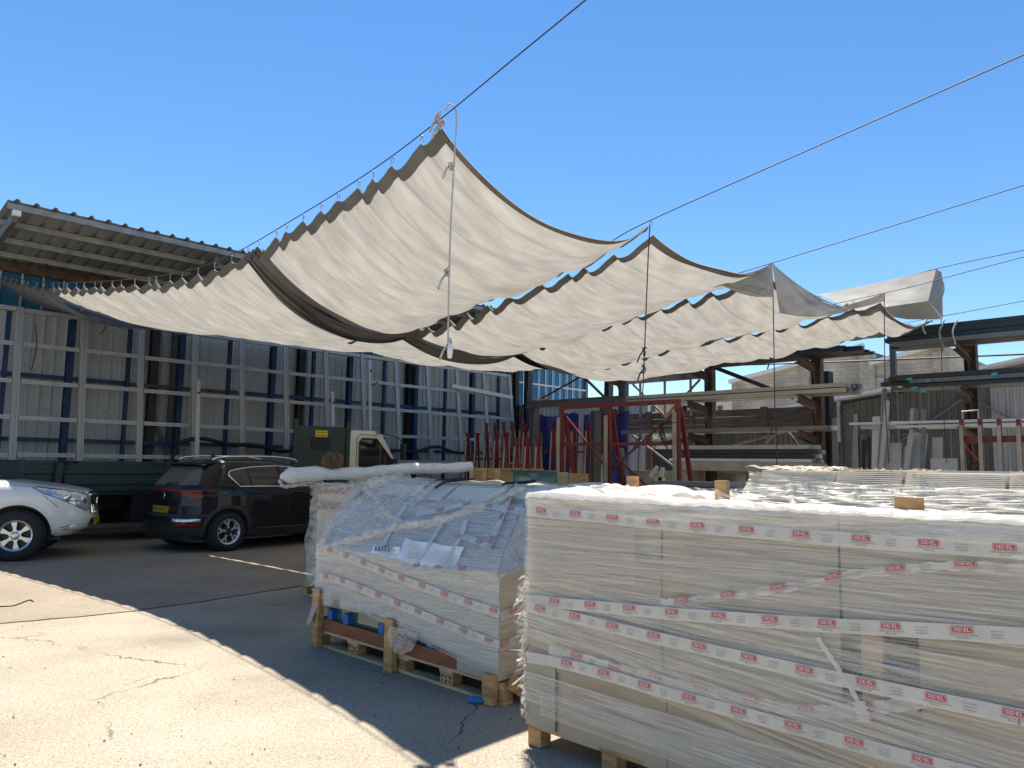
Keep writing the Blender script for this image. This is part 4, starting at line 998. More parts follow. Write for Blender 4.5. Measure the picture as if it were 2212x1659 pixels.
panel(AY0+.004, 2.86, .12, .47, AX-.006, 'corner_guard', 'card_grey', seed=10)
defmat('spacer_blue', (.02, .06, .2), .5)
# inside shows where the panels leave a gap: dark glass pack, wooden upright, blue spacer
MB().span((AX+.06, .9, .5), (AX+.08, 1.4, 1.05)).build('glass_pack', 'glass_dark', A)
MB().span((AX+.015, 1.12, .3), (AX+.059, 1.205, .96)).build('upright', 'wood_pale', A)
MB().span((AX+.02, .96, .80), (AX+.0295, 2.0, .835)).build('blue_spacer', 'spacer_blue', A)
MB().span((AX+.09, AY1, .125), (AX+.14, AY0-.01, AT-.02)).build('core', 'card', A); MB().span((AX+.141, AY1, .125), (AX+.52, AY0-.012, 1.1)).build('back_boxes', 'card', A)
MB().span((AX+.028, AY0-.009, .14), (AX+.14, AY0, AT-.03)).build('end_board', 'card_grey', A)
# film bands, each with its own slant
def fband(yl, zl0, zl1, yr, zr0, zr1, dx, m, seed, nm='film'):
    r_ = np.random.default_rng(seed); ph = r_.uniform(0, 6.28, 6)
    def P(u, v):
        y_ = yl+(yr-yl)*u; z_ = (zl0+(zr0-zl0)*u)*(1-v)+(zl1+(zr1-zl1)*u)*v
        b_ = .004*math.sin(3.1*y_+ph[0])+.0025*math.sin(61*z_+5*y_+ph[1])+.002*math.sin(117*z_-3*y_+ph[2])+.006*math.sin(2.2*u+4*v+ph[3])
        return (AX-dx-.006+b_, y_, z_)
    return band(A, P, 44, 26, m, abs(yr-yl), abs(zl1-zl0), nm, seed=seed)
fband(AY0+.006, .98, AT+.004, AY1, 1.02, AT+.006, .010, FILM[0], 1)
fband(AY0+.006, .72, 1.12, AY1, .80, 1.25, .014, FILM[1], 2)
fband(AY0+.006, .62, .98, AY1, .30, .86, .018, FILM[0], 3)
fband(AY0+.006, .58, .80, AY1, -.02+.12, .52, .022, FILM[1], 4)
fband(AY0+.006, .25, .42, AY1, .13, .35, .020, FILM[0], 5)
fband(2.95, .20, .33, AY1, .14, .24, .024, FILM[1], 6)
fband(AY0+.006, 1.30, AT+.01, AY1, 1.28, AT+.012, .026, FILM[2], 7)
fband(AY0+.006, .9, 1.3, 2.3, 1.0, 1.28, .028, FILM[1], 8)
# the top: sheet of film over card, sunlit, rolled over the edges
def ATop(u, v):
    y_ = AY0+.02+(AY1-AY0)*u; x_ = AX-.02+.58*v
    k_ = min(1, v*2.5); z_ = AT+.008+k_*(.010*math.sin(8*x_+9*y_)*math.sin(5*y_)+.007*math.sin(23*x_+2*y_)) + .04*math.exp(-((y_-2.85)/.16)**2)*(math.sin(PI*min(1, v*1.3))) + .003*math.sin(61*y_+9*x_)+.002*math.sin(143*y_-7*x_)
    return (x_, y_, z_ - (.03 if v < .02 else 0) - .42*max(0, v-.28))
band(A, ATop, 90, 30, FILMW, 3.5, .58, 'top_film', seed=9)
MB().span((AX-.004, AY1, AT-.018), (AX+.13, AY0+.002, AT-.001)).build('top_board', 'card', A)
def shreds(parent, base, n, seed, spread=.06, length=.1, name='torn_film', m=None):
    """ragged torn film: many small twisted strips, one part"""
    r_ = random.Random(seed); g = MB(); g.uv = {}
    for i in range(n):
        p = base(r_.random()); q = p+Vector((r_.uniform(-spread, spread), r_.uniform(-spread*.3, spread), r_.uniform(-length, .02)))
        w_ = r_.uniform(.004, .018); s_ = Vector((r_.uniform(-1, 1), r_.uniform(-1, 1), r_.uniform(-1, 1))).normalized()*w_; mid = (p+q)/2+Vector((r_.uniform(-.02, .02), r_.uniform(-.02, .02), r_.uniform(-.02, .02)))
        o = len(g.v); g.v += [tuple(p-s_), tuple(p+s_), tuple(mid-s_*1.3), tuple(mid+s_*.8), tuple(q-s_*.3), tuple(q+s_*.3)]
        g.f += [(o, o+1, o+3, o+2), (o+2, o+3, o+5, o+4)]
        for j in range(6): g.uv[o+j] = (r_.random()*3, r_.random()*3)
    ob = g.build(name, m or FILMT, parent, fix=False); ob['kind'] = 'stuff'; return ob
shreds(A, lambda t: Vector((AX-.01, AY0+.012, .32+.62*t)), 130, 1, .07, .09)
shreds(A, lambda t: Vector((AX-.012, AY0+.006, .2+.12*t)), 30, 2, .03, .08)
# tapes
NX_ = (-1, 0, 0)
tape(A, [a(1139, 1099, .034)]+[a(*q, .034) for q in [(1166, 1106), (1233, 1112), (1307, 1119), (1390, 1128), (1486, 1137), (1590, 1146), (1705, 1156), (1834, 1166), (1977, 1176), (2137, 1186), (2212, 1190)]], NX_, start=.11, ext=6)
tape(A, [crop(*q, .036) for q in [(82, 628), (130, 630), (208, 640), (362, 654), (530, 670), (720, 688), (925, 703), (1150, 720), (1405, 737), (1688, 752), (2000, 770), (2212, 782)]], NX_, start=.22, ext=4)
tape(A, [crop(*q, .038) for q in [(88, 650), (155, 672), (300, 706), (465, 748), (642, 790), (835, 835), (1052, 884), (1290, 938), (1552, 993), (1845, 1056), (2170, 1124), (2212, 1132)]], NX_, start=.1, ext=8)
tape(A, [crop(*q, .036) for q in [(85, 872), (140, 880), (275, 908), (448, 955), (627, 1009), (825, 1064), (1045, 1124), (1290, 1190), (1560, 1262), (1865, 1342), (2212, 1432)]], NX_, start=.3)
tape(A, [crop(*q, .020) for q in [(180, 840), (352, 885), (512, 932), (686, 978), (878, 1024), (1080, 1068), (1200, 1095), (1300, 1103), (1420, 1102), (1545, 1092), (1700, 1072), (1845, 1054)]], NX_, w_=.05, start=.2, jit=.3)
tape(A, [crop(*q, .030) for q in [(660, 640), (742, 632), (930, 614), (1128, 585), (1343, 549), (1450, 522), (1700, 497), (1900, 482), (2212, 490)]], NX_, w_=.034, start=.12, jit=.5, m=FILM[2], sq=.8)
tape(A, [crop(*q, .039) for q in [(1328, 788), (1380, 866), (1450, 970), (1530, 1110)]], NX_, w_=.02, labels=False, jit=.4)
tape(A, [crop(*q, .040) for q in [(1505, 1060), (1522, 1110), (1530, 1150)]], NX_, w_=.05, labels=False, jit=.4)

# ---------------------------------------------------------------- B: the slant-topped pack on two pallets, in the shade
BX, BY0, BY1 = 3.7, 3.69, 5.96
Bk = thing('wrapped_pack', 'slant-topped pack of glass in loose stretch film on two wooden pallets, centre', 'crate', (BX+.5, 4.8, 0))
epal(Bk, 4.84, 6.0, BX+.02, .82); epal(Bk, 3.66, 4.82, BX+.02, .82)
for y0, y1, z1 in ((5.86, 5.96, .47), (4.80, 4.905, .40), (3.70, 3.80, .20)):
    MB().span((BX-.045, y0, .002), (BX+.012, y1, z1)).build('corner_post', 'wood', Bk, bevel=.004)
MB().bar((BX+.06, 3.64, .16), (BX+.26, 3.60, .03), .10, .02, up=(0, 1, 0)).build('loose_board', 'wood', Bk)
MB().span((BX+.01, 3.70, .146), (BX+.06, 5.95, .245)).build('red_beam', 'wood_red', Bk)
MB().span((BX+.07, 3.72, .147), (BX+.30, 5.94, .84)).build('glass_pack', 'glass_green', Bk)
defmat('blue_foam', (.015, .11, .36), .6)
for y in (5.74, 5.5, 5.0, 4.4): MB().span((BX+.02, y, .246), (BX+.071, y+.07, .33)).build('blue_block', 'blue_foam', Bk)
SEC = [(BX+.0, .86), (BX+.12, .99), (BX+.4, 1.22), (BX+.70, 1.42), (BX+.95, 1.44)]
def secp(v, off=0.):
    """along the section from the low front edge (v=0) over the slope to the top (v=1)"""
    pts = [(BX, .20)]+SEC; L_ = [0]
    for p, q in zip(pts[:-1], pts[1:]): L_.append(L_[-1]+math.hypot(q[0]-p[0], q[1]-p[1]))
    s_ = v*L_[-1]; x = np.interp(s_, L_, [p[0] for p in pts]); z = np.interp(s_, L_, [p[1] for p in pts])
    return float(x), float(z)
def yr_(vv): return 3.685+.42*max(0., (vv-.33)/.67)
def bpanel(y0, y1, v0, v1, m, dx=0., nm='card_panel', low=None, n=10):
    def P(u, v):
        vv = v0+(v1-v0)*v; x, z = secp(vv); y_ = y0+(y1-y0)*u; y_ = max(y_, yr_(vv)+.01)
        if low is not None: z = max(z, low(y_)) if v else low(y_)
        return (x+dx, y_, z+dx*.5)
    g = MB().grid(6, n, P); k = len(g.v); g.v += [(x+.012, y_, z-.004) for x, y_, z in g.v[:k]]; g.f += [tuple(q+k for q in f[::-1]) for f in g.f[:]]
    return g.build(nm, m, Bk, fix=False)
lowf = lambda y_: .20+.25*max(0, min(1, (y_-3.9)/1.9))
ycut = [5.955, 5.72, 5.32, 4.98, 4.45, 4.10]
for i, (p, q) in enumerate(zip(ycut[:-1], ycut[1:])): bpanel(p, q+.006, .0, .33, 'card' if i % 2 else 'card_grey', .008+.003*(i % 2), low=lambda y_: max(.2, lowf(y_)+.02))
bpanel(4.1, 3.70, .0, .36, 'card_grey', -.002, 'corner_board', low=lambda y_: .155)
yc2 = [5.95, 5.45, 5.1, 4.62, 4.2, 3.71]
for i, (p, q) in enumerate(zip(yc2[:-1], yc2[1:])): bpanel(p, q+.012, .34, .90, 'card_grey' if i % 2 else 'card', .012+.004*(i % 2), 'slope_panel')
for i, (p, q, vv) in enumerate(((5.9, 5.30, .86), (5.26, 4.92, .84), (4.88, 4.3, .85), (4.26, 3.75, .88))):
    o = bpanel(p, q, vv-.10, 1.0, 'foam', -.02+.006*i, 'foam_sheet')
MB().span((BX+.12, 3.72, .2), (BX+.94, 5.94, .85)).build('core', 'card', Bk)
MB().prism([(BX+.04, .851), (BX+.13, .94), (BX+.38, 1.16), (BX+.68, 1.375), (BX+.94, 1.39), (BX+.94, .851)], lambda p, q: (p, 3.75+.45*max(0, (q-.9)/.5), q), lambda p, q: (p, 5.93, q)).build('slope_core', 'card', Bk)
# right end, facing the camera's right
MB().prism([(BX-.002, .155), (BX-.002, .86), (BX+.95, .95), (BX+.95, .155)], lambda p, q: (p, 3.692, q), lambda p, q: (p, 3.70, q)).build('end_panel', 'card', Bk)
for (y, z0, z1, c) in ((5.22, .8, 1.0, 0), (5.08, .8, 1.0, 0), (4.33, .85, 1., 0)):   # dark slits between the foam sheets
    pts = []
    for i in range(10): x, z = secp(z0+(z1-z0)*i/9); pts.append((x-.03+.0, y-.12*i/9, z+.03))
    MB().tube(pts, .011, 5).build('dark_gap', 'black', Bk)
# film skins
def bskin(seed, off, v0, v1, m, amp, y0=BY1+.012, y1=BY0-.012, slant=0., lowcut=None, nm='film', nu=60, nv=50):
    r_ = np.random.default_rng(seed); ph = r_.uniform(0, 6.28, 10)
    def P(u, v):
        vv = v0+(v1-v0)*v + slant*(u-.5); vv = min(max(vv, 0), 1); x, z = secp(vv); y_ = y0+(max(y1, yr_(vv)-.01)-y0)*u
        if lowcut is not None and v < .3: zl = lowcut(y_); z = max(z, zl) if z < .8 else z
        w_ = max(0., (vv-.3)/.7)
        d = amp*(math.sin(7*y_+9*vv+ph[0])*math.sin(5*y_-13*vv+ph[1]) + .6*math.sin(17*y_+21*vv+ph[2])*math.sin(11*vv+ph[3])+.35*math.sin(41*vv-9*y_+ph[4])+.3*math.sin(29*y_+33*vv+ph[5]))*(.25+w_)
        d = abs(d)+off
        return (x-d*.85, y_, z+d*.45*(1 if vv > .32 else 0))
    return band(Bk, P, nu, nv, m, 2.3, 1.9, nm, seed=seed)
bskin(1, .006, .0, .36, FILM[0], .004, lowcut=lowf)
bskin(2, .010, .04, .40, FILM[1], .005, slant=-.06, lowcut=lambda y_: lowf(y_)+.03)
bskin(6, .015, .0, .34, FILM[2], .006, slant=.03, lowcut=lambda y_: lowf(y_)+.05)
bskin(3, .012, .30, .74, FILMT, .016)
bskin(4, .022, .33, .70, FILM[2], .012, slant=.05)
bskin(5, .03, .45, .99, FILMT, .03, y0=BY1+.05, y1=5.1)
# bunched ropes of film across the slope, and the torn hole at the top
def froll(parent, pts, r0, seed, m=FILMT, name='film_fold', n=10):
    r_ = random.Random(seed); P = smoothpts(pts, 7); g = MB()
    rs = [r0*(.6+.6*abs(math.sin(i*.9+seed))+r_.uniform(0, .35)) for i in range(len(P))]
    P = [p+Vector((r_.uniform(-.3, .3)*r0, r_.uniform(-.3, .3)*r0, r_.uniform(-.3, .3)*r0)) for p in P]
    g.tube(P, r0, n, rs=rs); k = len(g.v); g.uv = {i: ((i//n)*.12, (i % n)/n*.5) for i in range(k)}
    return g.build(name, m, parent, smooth=True, fix=False)
def bs(px, py, up_=.03):
    """point on the slope of the pack seen at a pixel"""
    d0 = at(px, py, X=BX); best = None
    for i in range(0, 201):
        x, z = secp(i/200); p = at(px, py, X=x)
        e = abs(p.z-z)
        if best is None or e < best[0]: best = (e, p)
    return best[1]+Vector((-up_*.7, 0, up_*.7))
froll(Bk, [bs(697, 1192), bs(760, 1172), bs(850, 1148), bs(950, 1130), bs(1040, 1104), bs(1110, 1072), bs(1135, 1058)], .030, 1)
froll(Bk, [bs(790, 1058), bs(815, 1080), bs(832, 1105), bs(870, 1130), bs(930, 1140), bs(990, 1118), bs(1040, 1092), bs(1100, 1062)], .024, 2)
froll(Bk, [bs(703, 1180), bs(730, 1130), bs(765, 1080), bs(800, 1048), bs(850, 1040)], .035, 3)
froll(Bk, [bs(770, 1075), bs(790, 1060), bs(830, 1045), bs(890, 1038)], .045, 4)
shreds(Bk, lambda t: Vector((BX-.01, BY1+.01, .3+.55*t)), 60, 5, .05, .06)
MB().grid(4, 10, lambda u, v: (BX-.05+.02*math.sin(4*v)-.03*v, BY1+.0-.12*u*(1-.5*v), .50-.30*v)).build('hanging_card', 'card_grey', Bk)
MB().grid(8, 10, lambda u, v: (BX-.07-.02*math.sin(9*u+4*v)+.02*v*math.sin(14*u), 4.80-.33*u*(1-.25*v), .36-.17*v+.02*math.sin(8*u)*v)).build('hanging_film', FILMT, Bk, smooth=True)
# papers and tapes stuck on the slope
def paper(q, nm='paper', m='white_plastic'):
    P4 = [bs(*p, .035) for p in q]; c = sum(P4, Vector())/4; g = MB().grid(6, 6, lambda u, v: bil(P4[0], P4[1], P4[2], P4[3], u, v)+Vector((-.006*math.sin(5*u+3*v), 0, .006*math.sin(6*v+2*u))))
    return g.build(nm, m, Bk, smooth=True, fix=False)
defmat('paper', (.74, .75, .74), .5, 0, .05, 6); defmat('paper_blue', (.3, .55, .72), .5)
pp = paper([(806, 1202), (812, 1185), (872, 1189), (862, 1213)], m='paper'); paper([(862, 1213), (880, 1170), (935, 1180), (905, 1228)], m='paper'); paper([(900, 1228), (930, 1178), (1010, 1190), (985, 1234)], 'document_pouch', m='paper')
g = MB()
for i in range(3):
    for j in range(5):
        p = bs(818+j*7, 1189+i*3.4+j*.6, .043); g.box(p, (.003, .018, .010))
g.build('print', 'label_ink', pp, fix=False)['kind'] = 'stuff'
paper([(846, 1194), (848, 1186), (862, 1187), (859, 1196)], 'print_block', 'paper_blue')
NB = (-.72, 0, .69)
def bt(pts, **k): return tape(Bk, [bs(*p, .045) for p in pts], NB, **k)
bt([(905, 1118), (960, 1110), (1010, 1098), (1060, 1102), (1138, 1114)], start=.25, w_=.055)
bt([(1008, 1098), (1048, 1150), (1100, 1098)][0:0] or [(1060, 1196), (1080, 1150), (1100, 1100), (1118, 1050)], start=.1, w_=.05)
bt([(985, 1168), (1020, 1172), (1062, 1190)], start=.05, w_=.05)
bt([(870, 1228), (930, 1232), (1022, 1240)], start=.2, w_=.05)
bt([(905, 1228), (935, 1180), (960, 1140)], labels=False, w_=.045); bt([(960, 1232), (1000, 1170), (1012, 1132)], labels=False, w_=.045); bt([(832, 1188), (880, 1100)], labels=False, w_=.05)
def bf(px, py): return at(px, py, X=BX-.028)
def btape(pts, st): return tape(Bk, [bf(*p) for p in pts], NX_, start=st)
btape([(701, 1186), (760, 1207), (830, 1236), (900, 1263), (960, 1285), (1020, 1306), (1066, 1321), (1079, 1325)], .08)
btape([(690, 1248), (712, 1248), (770, 1268), (840, 1298), (900, 1322), (960, 1348), (1020, 1372), (1066, 1389), (1079, 1393)], .1)
for z, st in ((.585, .12), (.385, .05)):
    tape(Bk, [Vector((BX-.01, 3.668, z)), Vector((BX+.15, 3.664, z+.025)), Vector((BX+.35, 3.664, z+.05)), Vector((BX+.7, 3.664, z+.05))], (0, -1, 0), start=st)
band(Bk, lambda u, v: (BX-.012+.97*u, 3.672+.004*math.sin(40*v+9*u), .17+(.70+.10*u)*v), 20, 30, FILM[0], .9, 1.2, seed=21)
def hip(off, amp, m, seed):
    def P(u, v):
        vv = .32+.68*v; x, z = secp(vv); q = Vector((x-off*.6, yr_(vv)-.005, z+off*.6)); p = Vector((BX-.008+.96*v, 3.672-off*.3, .865+.09*v))
        r = p.lerp(q, u); k_ = math.sin(PI*u); r.z += k_*(amp*math.sin(14*v+6*u+seed)+.5*amp*math.sin(31*v-9*u)-.03*math.sin(PI*v)); r.y += k_*amp*math.sin(11*v+seed); return r
    return band(Bk, P, 20, 40, m, .7, 1.1, 'film_end', seed=seed)
hip(.004, .004, 'card_grey' and FILMW, 71); hip(.016, .012, FILMT, 72)

# ---------------------------------------------------------------- C: narrow wrapped stack behind, with the long roll on top
CXX, CY0, CY1 = 4.98, 7.25, 8.2
Cc = thing('wrapped_stack', 'narrow stack in film with many red tape labels on a pallet beside the black car', 'crate', (CXX+.4, 7.7, 0))
epal(Cc, 7.15, 8.32, CXX-.02, .8, mark=False)
MB().span((CXX+.02, CY0, .146), (CXX+.74, CY1-.06, 1.30)).build('boxes', 'foam', Cc, bevel=.02)
band(Cc, lambda u, v: (CXX-.01-.03*math.sin(PI*v)*math.sin(3*u+2)-.012*math.sin(19*v+8*u)-.01*math.sin(31*u-11*v), CY1+.02-(CY1-CY0)*u+.05*math.sin(3.2*v+1)*(1-u), .15+1.2*v), 30, 50, FILMT, 1., 1.2, seed=31)
band(Cc, lambda u, v: (CXX+.8*u, CY1-.02+.03*math.sin(9*v+6*u)+.05*math.sin(3.2*v+1), .15+1.2*v), 24, 40, FILMT, .8, 1.2, seed=32)
band(Cc, lambda u, v: (CXX-.02+.8*u, CY1+.01-(CY1-CY0)*v, 1.325+.02*math.sin(11*u+7*v)), 20, 20, FILMT, .8, 1., 'top_film', seed=33)
for i, z in enumerate((1.29, 1.22, 1.13, 1.04)): tape(Cc, [Vector((CXX-.055, CY1-.02, z)), Vector((CXX-.06, CY1-.4, z-.03+.05*(i % 2))), Vector((CXX-.055, CY0, z+.02))], NX_, start=.03+.06*i, pitch=.16, m=FILM[1])
# F: low film-covered load behind B, carries the far end of the roll
Fd = thing('wrapped_stack', 'low load under brownish film right behind the slant-topped pack', 'crate', (5.6, 6, 0))
epal(Fd, 5.0, 6.2, 4.95, 1.0, mark=False)
MB().span((5.0, 4.85, .146), (6.6, 6.95, 1.33)).build('boxes', 'card', Fd)
band(Fd, lambda u, v: (4.93+1.7*u, 7.0-2.2*v, 1.365+.03*math.sin(9*u+4*v)*math.sin(8*v)+.018*math.sin(23*v+9*u)+.02*math.sin(17*u)), 40, 50, FILMT, 1.7, 2.2, 'top_film', seed=41)
band(Fd, lambda u, v: (4.95-.02*math.sin(11*u+9*v), 7.0-2.2*u, .15+1.22*v), 30, 30, FILMT, 2.2, 1.2, seed=42)
ra, rb = at(606, 1030, X=4.55), at(1016, 1007, X=7.3)
rl = thing('film_roll', 'long white film-wrapped roll lying across the stacks, left end overhanging', 'roll', tuple((ra+rb)/2))
n_ = 26; pts = [ra.lerp(rb, i/(n_-1))+Vector((0, 0, .012*math.sin(i*.5))) for i in range(n_)]
g = MB(); rs = [(.02 if i == 0 else .075+.004*math.sin(i*1.7)+(.016 if i < 5 else 0)-.01*(i/n_)) for i in range(n_)]
g.tube(pts, .08, 14, rs=rs); g.uv = {i: ((i % 14)/14*.5, (i//14)*.1) for i in range(len(g.v))}
g.build('roll', 'white_plastic', rl, smooth=True)
g = MB(); rs2 = [(.03 if i == 0 else r_+.008+.005*math.sin(i*2.3)) for i, r_ in enumerate(rs)]
g.tube(pts, .1, 14, rs=rs2, cap=False); g.uv = {i: ((i//14)*.12, (i % 14)/14*.6) for i in range(len(g.v))}
g.build('film', FILM[2], rl, smooth=True, fix=False)
froll(rl, [pts[0]+Vector((-.01, .02, -.03)), pts[0]+Vector((.05, .0, -.11)), pts[2]+Vector((0, 0, -.12)), pts[4]+Vector((0, 0, -.08))], .02, 9)
# crumpled brown paper on the roll
cp = pts[6]+Vector((0, 0, .15)); r_ = random.Random(5)
bm = bmesh.new(); bmesh.ops.create_icosphere(bm, subdivisions=3, radius=.115)
for v in bm.verts: v.co *= r_.uniform(.62, 1.35); v.co.z *= .9; v.co.x *= .95
me = bpy.data.meshes.new('crumpled_paper'); bm.to_mesh(me); bm.free(); o = bpy.data.objects.new('crumpled_paper', me); COL.objects.link(o); o.location = cp
me.materials.append(mat('kraft', (.13, .075, .04), .9, 0, .35, 8)); tag(o, 'crumpled brown paper lying on the white roll', 'paper')

# ---------------------------------------------------------------- D: white covered load behind A
Dd = thing('wrapped_stack', 'load under bright white film just behind the large front crate', 'crate', (5.1, 3.4, 0))
DX0, DX1, DY0, DY1 = 4.55, 5.6, 4.55, 2.72
epal(Dd, 2.55, 3.5, DX0, 1., mark=False); epal(Dd, 3.55, 4.6, DX0, 1., mark=False)
MB().span((DX0+.03, DY1, .146), (DX1, DY0, 1.36)).build('boxes', 'foam', Dd)
def DT(u, v):
    y_ = DY0+.03+(DY1-DY0-.06)*u; x_ = DX0-.02+1.08*v
    return (x_, y_, 1.40+.03*math.sin(7*y_+5*x_)*math.sin(9*x_+2)+.02*math.sin(19*y_+11*x_)+.05*math.exp(-((y_-3.7)/.2)**2)*math.sin(PI*v)-.05*max(0, (3-y_)))
band(Dd, DT, 60, 40, FILMW, 2.3, 1.1, 'top_film', seed=51)
band(Dd, lambda u, v: (DX0-.01-.012*math.sin(13*u+21*v), DY0+.02+(DY1-DY0)*u, .15+1.25*v-.04*max(0, (u-.6))), 40, 30, FILMW, 2.3, 1.2, seed=52)
for (px, y0, y1, x_) in ((1215, 1020, 1060, 5.3), (1366, 1029, 1065, 5.2), (1559, 1038, 1095, 4.9)):
    p0 = at(px, y0, X=x_); MB().span((x_-.02, p0.y-.045, 1.0), (x_+.03, p0.y+.045, p0.z)).build('post', 'wood', Dd)
shreds(Dd, lambda t: Vector((DX0+.1+.6*random.random(), 3.3-.9*t, 1.40)), 70, 7, .09, -.06, 'crumpled_scraps')
froll(Dd, [(4.62, 3.7, 1.42), (4.7, 3.5, 1.44), (4.66, 3.3, 1.43), (4.72, 3.1, 1.41)], .025, 12, FILMT)

# ---------------------------------------------------------------- E: stack of white sheets behind, right
defmat('sheet_white', (.86, .80, .70), .8, 0, .05, 5, transl=.3)
EX, EY0, EY1, EZ = 6.0, 3.04, -.9, 1.455
Ee = thing('sheet_stack', 'broad stack of white board sheets in crumpled film, sunlit, far right', 'sheets', (6.5, 1.2, 0))
for y0, y1 in ((1.9, 3.0), (.75, 1.88), (-.4, .72)): epal(Ee, y0, y1, EX+.02, 1., mark=False)
MB().span((EX+.03, EY1, .146), (EX+1.05, EY0-.02, EZ)).build('boxes', 'foam', Ee)
secs = [(2.98, 2.36, .0), (2.34, 1.86, .006), (1.84, 1.20, .0), (1.18, .3, .004), (.28, EY1, 0)]
for y0, y1, sl_ in secs:
    for i in range(10):
        z = EZ+.002+i*.0135; xo = .0105*i+random.uniform(-.003, .003)
        MB().span((EX+.04+xo, y1+.003, z+sl_*i*.3), (EX+1.05, y0-.003, z+.0105+sl_*i*.3)).build('sheet', 'sheet_white', Ee)
ESEC = [(5.42, .15), (5.42, .85), (5.55, 1.0), (6.0, 1.43), (6.06, 1.475)]
def efilm(seed, off, v0, v1, m, amp, y0=EY0+.02, y1=EY1):
    ph = np.random.default_rng(seed).uniform(0, 6.28, 6); L_ = [0]
    for p, q in zip(ESEC[:-1], ESEC[1:]): L_.append(L_[-1]+math.hypot(q[0]-p[0], q[1]-p[1]))
    def P(u, v):
        y_ = y0+(y1-y0)*u; top = v1 + (.055*max(0, 1-(EY0-y_)/.9) if v1 >= 1 else 0); s_ = (v0+(top-v0)*v)*L_[-1]
        x = float(np.interp(s_, L_+[L_[-1]+.14], [p[0] for p in ESEC]+[6.1])); z = float(np.interp(s_, L_+[L_[-1]+.14], [p[1] for p in ESEC]+[1.615])); sv = 12*s_
        d = off+amp*abs(math.sin(6*y_+.6*sv+ph[0])*math.sin(1.4*sv+ph[1])+.8*math.sin(5.2*sv+5*y_+ph[2])+.8*math.sin(9*sv-8*y_+ph[3])+.6*math.sin(15*sv+3*y_+ph[4]))
        return (x-d*.75, y_, z+d*.6)
    return band(Ee, P, 90, 110, m, 4, 1.6, seed=seed)
MB().prism([(5.44, .146), (5.44, .84), (6.02, 1.42), (6.03, .146)], lambda p, q: (p, EY1, q), lambda p, q: (p, EY0-.03, q)).build('slope_core', 'sheet_white', Ee)
efilm(61, .004, 0, 1.0, FILME, .009); efilm(62, .012, .5, .96, FILME, .012); efilm(63, .016, .4, 1.0, FILMT, .016)
band(Ee, lambda u, v: (EX-.02+.8*v, EY0+.02-.66*u, 1.61+.012*math.sin(20*u+5*v)+.01*math.sin(14*v)), 16, 16, FILMT, .7, .8, 'top_film', seed=64)
for k, (y_, z_) in enumerate(((2.62, 1.46), (2.1, 1.42), (1.65, 1.36))): froll(Ee, [(EX-.03, y_+.05, z_), (EX-.10, y_, z_-.1), (EX-.22, y_-.06, z_-.2), (EX-.33, y_+.02, z_-.3)], .03, 20+k)
# dry leaf-like scraps on the tops
def scraps(name, label, spots, seed):
    r_ = random.Random(seed); g = MB()
    for (x, y, z) in spots:
        s_ = r_.uniform(.008, .02); a_ = r_.uniform(0, 6.28); ti = r_.uniform(-.8, .8)
        ux = Vector((math.cos(a_), math.sin(a_), ti)).normalized(); uy = Vector((-math.sin(a_), math.cos(a_), r_.uniform(-.6, .6))).normalized(); c = Vector((x, y, z+s_*.7))
        g.add([c-ux*s_, c+uy*s_*.5, c+ux*s_, c-uy*s_*.5+Vector((0, 0, s_*.5))], [(0, 1, 2, 3)])
    o = g.build(name, mat(name+'_mat', (.40, .32, .2), .9, 0, .5, 40), fix=False); o['kind'] = 'stuff'; o['label'] = label; o['category'] = 'scraps'; return o
r_ = random.Random(3)
sp = [(EX+.02+abs(r_.gauss(0, .12)), r_.choice((2.55, 2.3, 2.05, 1.75, 1.0))+r_.gauss(0, .1), 1.595) for _ in range(170)]
scraps('leaf_scraps', 'dry pale scraps scattered on the white sheet stack', sp, 4)
MB_ = MB().box((3.42, 1.02, AT+.035), (.015, .11, .05), rz=.2).build('wood_offcut', 'wood'); tag(MB_, 'small brown wooden offcut on the film-wrapped crate top', 'wood')
# blue rag, twigs and litter on the ground
bm = bmesh.new(); bmesh.ops.create_icosphere(bm, subdivisions=3, radius=.06)
for v in bm.verts: v.co.x *= .55; v.co.z *= .4; v.co.y *= 1.0; v.co *= 1+.12*math.sin(30*v.co.y)*math.cos(25*v.co.x); v.co.z += .022
me = bpy.data.meshes.new('blue_rag'); bm.to_mesh(me); bm.free(); me.polygons.foreach_set('use_smooth', [True]*len(me.polygons)); o = bpy.data.objects.new('blue_rag', me); COL.objects.link(o)
o.location = at(1031, 1520, Z=0); o.rotation_euler = (0, 0, .5); me.materials.append(mat('blue_rag_mat', (.01, .17, .42), .4, 0, .15, 20)); tag(o, 'bright blue rag on the asphalt by the pallet corner post', 'rag')
for q, lb in (([(0, 1310), (30, 1308), (52, 1300), (64, 1296), (72, 1299)], 'bent black wire on the sunlit slab, left edge'), ([(313, 1141), (335, 1139), (352, 1137), (380, 1139)], 'short dark stick under the black car tail'), ([(557, 1150), (575, 1149), (592, 1152)], 'thin dark twig by the black car, right of its rear wheel')):
    tag(MB().tube([at(*p, Z=.012) for p in smoothpts([(x, y, 0) for x, y in q], 4) for p in [(p.x, p.y)]], .007, 5).build('wire', 'black', smooth=True), lb, 'wire')
r_ = random.Random(9); g = MB()
for _ in range(90):
    px, py = r_.uniform(0, 1130), r_.uniform(1180, 1655); p = at(px, py, Z=.004)
    if p.x < 0 or (BX-.1 < p.x): continue
    s_ = r_.uniform(.002, .007); g.box((p.x, p.y, p.z+s_*.4), (s_*2, s_, s_*.8), rz=r_.uniform(0, 3))
o = g.build('litter', 'trim_black'); o['kind'] = 'stuff'; o['label'] = 'small dark grit and litter over the asphalt'; o['category'] = 'litter'
